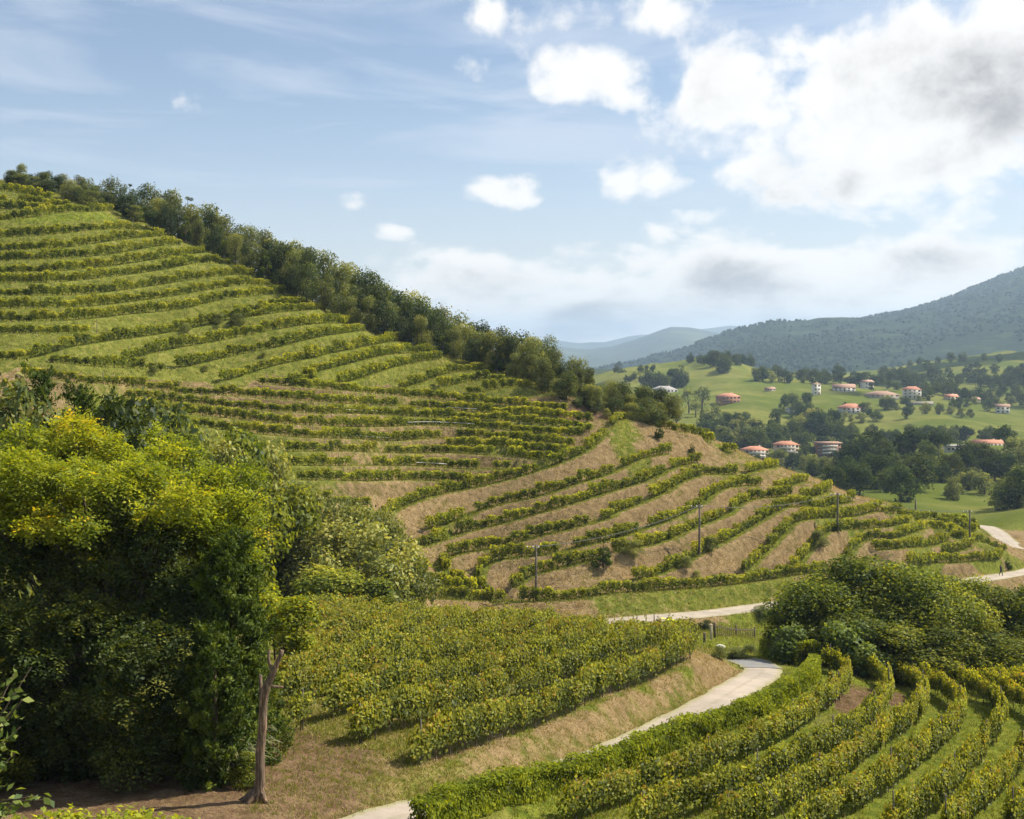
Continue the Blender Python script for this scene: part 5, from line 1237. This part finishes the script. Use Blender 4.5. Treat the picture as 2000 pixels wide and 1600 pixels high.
for k in range(3): wire(PT[k], PT[k+1], .9, ('thin overhead wire between the bottom pole and the middle pole', 'thin overhead wire between the middle pole and the spur pole', 'thin overhead wire between the spur pole and the end pole')[k])

def gate():
    A, B = on(1396, 1246, 95, 130), on(1474, 1250, 95, 130); mid = (A+B)/2; ax = unit((B-A)[None])[0]; L = np.linalg.norm(B-A); h = 1.15; rz = math.atan2(ax[1], ax[0])
    e = empty('picket_gate', tuple(A), 'dark wooden double picket gate below the road', 'gate')
    for k in range(22):
        f = (k+.5)/22; sag = .35*(1-abs(2*f-1)); c = Acc(); q = ax*L*f
        c.box((q[0], q[1], q[2]+h/2+.15-sag*.5), (.04, .02, h/2), rz); link('picket', c.mesh('picket', M['dwood']), e)
    for zf in (.25, .85):
        for s in (0, 1):
            c = Acc(); q0 = ax*L*(.0 if s == 0 else .505); q1 = ax*L*(.495 if s == 0 else 1.0)
            z0 = .15+h*zf-(.0 if s == 0 else .17); z1 = .15+h*zf-(.17 if s == 0 else 0)
            c.add(*tube([q0+[0, .05, z0], q1+[0, .05, z1]], [.05, .05], 4)); link('rail', c.mesh('rail', M['dwood']), e)
    for q in (ax*0, ax*L*.5, ax*L):
        c = Acc(); c.box((q[0], q[1]+.06, q[2]+.6), (.07, .07, .85), rz); link('post', c.mesh('post', M['dwood']), e)
M['dwood'] = plain('weathered_wood', (.085, .062, .045), .85, .3, 5)
gate()
def stone_post(px, py, toppy, r, label, m, name='stone_post'):
    p = on(px, py, 80, 135); h = top_h(px, toppy, p); a = Acc(); a.box((0, 0, h/2-.15), (r, r*.8, h/2+.15)); a.box((0, 0, h+.03), (r*1.15, r*.95, .05)); me = a.mesh(name, m)
    bm = bmesh.new(); bm.from_mesh(me); bmesh.ops.bevel(bm, geom=bm.edges[:], offset=r*.18, segments=1, affect='EDGES'); bm.to_mesh(me); bm.free()
    tag(link(name, me, None, tuple(p), .2), label, 'post')
stone_post(1389, 1250, 1221, .10, 'pale stone gatepost left of the picket gate', WALLS['cream']); stone_post(1376, 1256, 1238, .10, 'short wooden stake beside the stone gatepost', M['post'])
def sack():
    p = on(1407, 1270, 70, 120); bm = bmesh.new(); bmesh.ops.create_icosphere(bm, subdivisions=3, radius=.30)
    for v in bm.verts: v.co = v.co*(1+.22*mnoise.noise(v.co*2.3)); v.co.z *= .65; v.co.x *= 1.3
    me = bpy.data.meshes.new('sack'); bm.to_mesh(me); bm.free(); me.materials.append(WALLS['white'])
    tag(link('sack', me, None, (p[0], p[1], p[2]+.25)), 'crumpled white sack lying below the gate', 'sack')
sack()
def netting():
    p = on(1318, 1252, 80, 125); e = empty('net_shelter', tuple(p), 'small green net shelter with bright yellow sheet among the vines', 'shelter')
    m, t = mat('yellow_sheet'); b = t.n('ShaderNodeBsdfDiffuse'); b.inputs[0].default_value = (.55, .60, .04, 1); out(t, b.outputs[0])
    g = plain('green_net', (.06, .11, .085), .9, .3, 8)
    a = Acc(); a.box((0, 0, .9), (1.3, .03, .75)); link('net', a.mesh('net', g), e)
    n = 9; V = [((i/(n-1)-.5)*2.3+j*.12, -.15+j*.5, 1.95-.42*i/(n-1)+.05*math.sin(i*2.1+j)-j*.1) for j in range(4) for i in range(n)]
    F_ = np.array([(j*n+i, j*n+i+1, (j+1)*n+i+1, (j+1)*n+i) for j in range(3) for i in range(n-1)]); me = mesh_np('sheet', V, F_, m, True); link('sheet', me, e)
    for x in (-1.25, 1.25):
        c = Acc(); c.add(*tube([(x, 0, -.2), (x, 0, 1.75)], [.04, .04], 6)); link('stake', c.mesh('stake', M['post']), e)
netting()
for k, (px, py, tp) in enumerate([(1236, 1221, 1208), (1244, 1220, 1208), (1262, 1218, 1207), (1278, 1217, 1208), (1506, 1200, 1180), (1514, 1198, 1178), (1545, 1192, 1172), (1537, 1190, 1176)]):
    p = on(px, py, 90, 160); h = max(.9, top_h(px, tp, p)); a = Acc(); a.add(*tube([(0, 0, -.25), (.02, .01, h*.5), (.04, .0, h)], [.06, .055, .05], 7)); tag(link('fence_post', a.mesh('fence_post', M['post'], True), None, tuple(p), k*.7), 'weathered fence post along the valley road, %s from the left' % nth(k+1), 'post', 'fence posts along the road')
for k, (px, py, tp, wp, kd) in enumerate([(1285, 1222, 1200, 12, 'spiky'), (1307, 1222, 1196, 16, 'spiky'), (1350, 1226, 1203, 20, 'spiky'), (1368, 1228, 1207, 16, 'spiky'), (1384, 1232, 1212, 24, 'oak'), (1330, 1224, 1211, 26, 'oak'), (1488, 1212, 1186, 40, 'oak'), (1430, 1285, 1270, 50, 'olive'), (1468, 1276, 1262, 30, 'olive'), (1405, 1290, 1274, 30, 'olive'), (1548, 1198, 1176, 40, 'olive')]):
    p = on(px, py, 75, 160); hgt = max(.8, top_h(px, tp, p)); tree('garden_bush', kd, p, hgt, wp/F*p[1]*1.2, ('thin cypress in the gate garden, leftmost', 'thin cypress in the gate garden, second', 'thin cypress in the gate garden, third', 'thin cypress in the gate garden, fourth', 'round dark bush beside the stone gatepost', 'low dark bush behind the yellow sheet', 'dark mound of brush beside the road', 'brown-green scrub above the grey lane bend', 'scrub between gate and short hedge', 'scrub at the end of the lane bend', 'scrub beside the road under the big right trees')[k], 'bush', 'garden bushes by the gate')
a0 = on(912, 1606, 33, 60); a = Acc(); a.add(*tube([(0, 0, -.3), (0, 0, .8)], [.07, .065], 8)); tag(link('lane_post', a.mesh('lane_post', M['dwood'], True), None, tuple(a0)), 'short dark post at the lower border beside the hedge', 'post')

def walker():
    p = on(1955, 1124, 150, 260); p[2] += .02
    me = bpy.data.meshes.new('person'); J = {'pel': (0, 0, .95), 'chest': (0, .03, 1.32), 'neck': (0, .03, 1.48), 'head': (0, 0, 1.60), 'top': (0, 0, 1.74), 'hl': (.1, 0, .92), 'hr': (-.1, 0, .92), 'kl': (.1, -.14, .5), 'kr': (-.1, .06, .5), 'al': (.1, -.18, .09), 'ar': (-.1, .26, .12), 'tl': (.1, -.36, .04), 'tr': (-.1, .12, .04), 'sl': (.19, .03, 1.42), 'sr': (-.19, .03, 1.42), 'el': (.25, .1, 1.15), 'er': (-.25, -.02, 1.15), 'wl': (.24, -.02, .9), 'wr': (-.24, -.16, .93)}
    ks = list(J); E = [('pel', 'chest'), ('chest', 'neck'), ('neck', 'head'), ('head', 'top'), ('pel', 'hl'), ('pel', 'hr'), ('hl', 'kl'), ('hr', 'kr'), ('kl', 'al'), ('kr', 'ar'), ('al', 'tl'), ('ar', 'tr'), ('chest', 'sl'), ('chest', 'sr'), ('sl', 'el'), ('sr', 'er'), ('el', 'wl'), ('er', 'wr')]
    R_ = dict(pel=.15, chest=.17, neck=.06, head=.10, top=.07, hl=.11, hr=.11, kl=.075, kr=.075, al=.05, ar=.05, tl=.035, tr=.035, sl=.08, sr=.08, el=.055, er=.055, wl=.04, wr=.04)
    me.from_pydata([J[k] for k in ks], [(ks.index(a), ks.index(b)) for a, b in E], [])
    tmp = bpy.data.objects.new('tmp', me); COL.objects.link(tmp); sk = tmp.modifiers.new('skin', 'SKIN'); tmp.modifiers.new('sub', 'SUBSURF').levels = 2
    for i, k in enumerate(ks): me.skin_vertices[0].data[i].radius = (R_[k], R_[k]); me.skin_vertices[0].data[i].use_root = (k == 'pel')
    dg = bpy.context.evaluated_depsgraph_get(); m2 = bpy.data.meshes.new_from_object(tmp.evaluated_get(dg)); bpy.data.objects.remove(tmp)
    for m_ in (plain('dark_jacket', (.035, .03, .035), .9, .1), plain('dark_trousers', (.03, .03, .035), .9, .1), plain('skin', (.42, .26, .19), .6, .1), plain('dark_hair', (.03, .02, .015), .8, .1)): m2.materials.append(m_)
    for f in m2.polygons:
        c = f.center; f.material_index = 3 if c.z > 1.62 or (c.z > 1.5 and c.y > .02) else 2 if c.z > 1.47 or (abs(c.x) > .19 and c.z < .98) else 0 if c.z > .93 else 1; f.use_smooth = True
    m2.name = 'person'; tag(link('person', m2, None, tuple(p), .5, 1.02), 'person in dark clothes walking on the far road', 'person')
walker()

# ------------------------------------------------------------------ grass
def tufts(n, px0, px1, d0, d1, hmin, hmax, blades, seed, wid):
    rs = np.random.RandomState(seed); px = rs.uniform(px0, px1, n); d = np.sqrt(rs.uniform(d0**2, d1**2, n)) if d1 < 100 else rs.uniform(d0, d1, n)
    x = (px-CX)/F*d
    ci = np.clip(np.searchsorted(PXS, px), 1, nc-1); ri_ = np.clip(np.searchsorted(DSS, d), 1, nr-1); k = ri_*nc+ci
    fu = (px-PXS[ci-1])/(PXS[ci]-PXS[ci-1]); fv = (d-DSS[ri_-1])/(DSS[ri_]-DSS[ri_-1])
    k00, k01, k10, k11 = k-nc-1, k-nc, k-1, k
    z = (H[k00]*(1-fu)+H[k01]*fu)*(1-fv)+(H[k10]*(1-fu)+H[k11]*fu)*fv
    st, so_, rd, lu = straw[k], soil[k], DD[k], lush[k]
    keep = (rd > .05) & (rs.rand(n) > so_*.9); dry = rs.rand(n) < np.clip(st*1.1+.05, 0, 1)
    outp = []
    for flag in (False, True):
        q = keep & (dry == flag); m_ = q.sum(); c = np.column_stack([x[q], d[q], z[q]-.02]); c = np.repeat(c, blades, 0); N = len(c)
        an = rs.uniform(0, 6.28, N); off = rs.normal(size=(N, 2))*wid*1.6; h = rs.uniform(hmin, hmax, N)*(.7 if flag else 1)
        lean = rs.normal(size=(N, 2))*.45*h[:, None]*(1.6 if flag else 1)
        b = c.copy(); b[:, :2] += off; w = np.column_stack([np.cos(an), np.sin(an), np.zeros(N)])*wid*.5
        V = np.empty((N, 3, 3)); V[:, 0] = b-w; V[:, 1] = b+w; V[:, 2] = b+np.column_stack([lean, h])
        outp.append((V.reshape(-1, 3), np.arange(N*3).reshape(N, 3), np.clip(.45+.25*rs.normal(size=N), 0, 1)))
    return outp
G = [tufts(22000, 800, 1900, 125, 190, .12, .35, 3, 8, .10), tufts(26000, 480, 2050, 36, 90, .10, .26, 4, 1, .03), tufts(42000, 700, 2000, 112, 215, .15, .45, 3, 2, .07), tufts(30000, -20, 1150, 120, 215, .15, .5, 3, 3, .08), tufts(6000, 1000, 1600, 85, 145, .2, .5, 4, 4, .05), tufts(14000, 480, 900, 36, 52, .06, .18, 5, 6, .025), tufts(16000, 620, 1460, 40, 74, .10, .28, 5, 5, .03)]
for f, nm, mm, lb in ((0, 'grass', M['blade'], 'green grass between the vine rows and on the banks'), (1, 'dry_grass', M['straw'], 'dry straw-coloured grass on the terrace banks')):
    Vs, Fs, Ts, c = [], [], [], 0
    for g in G:
        V, Fq, T = g[f]; Vs.append(V); Fs.append(Fq+c); Ts.append(T); c += len(V)
    tag(link(nm, mesh_np(nm, np.concatenate(Vs), np.concatenate(Fs), mm, tint=np.concatenate(Ts))), lb, 'grass', kind='stuff')

# ------------------------------------------------------------------ haze
def haze():
    m = bpy.data.materials.new('haze'); m.use_nodes = True; t = NT(m.node_tree)
    v = t.n('ShaderNodeVolumePrincipled'); v.inputs['Color'].default_value = (.54, .74, 1.0, 1); v.inputs['Density'].default_value = 1.15e-4; v.inputs['Anisotropy'].default_value = .2
    o = t.n('ShaderNodeOutputMaterial'); t.put(o.inputs['Volume'], v.outputs[0])
    a = Acc(); a.box((0, 7000, 110), (30000, 7600, 215)); return tag(link('haze', a.mesh('haze', m)), kind='stuff')
haze()
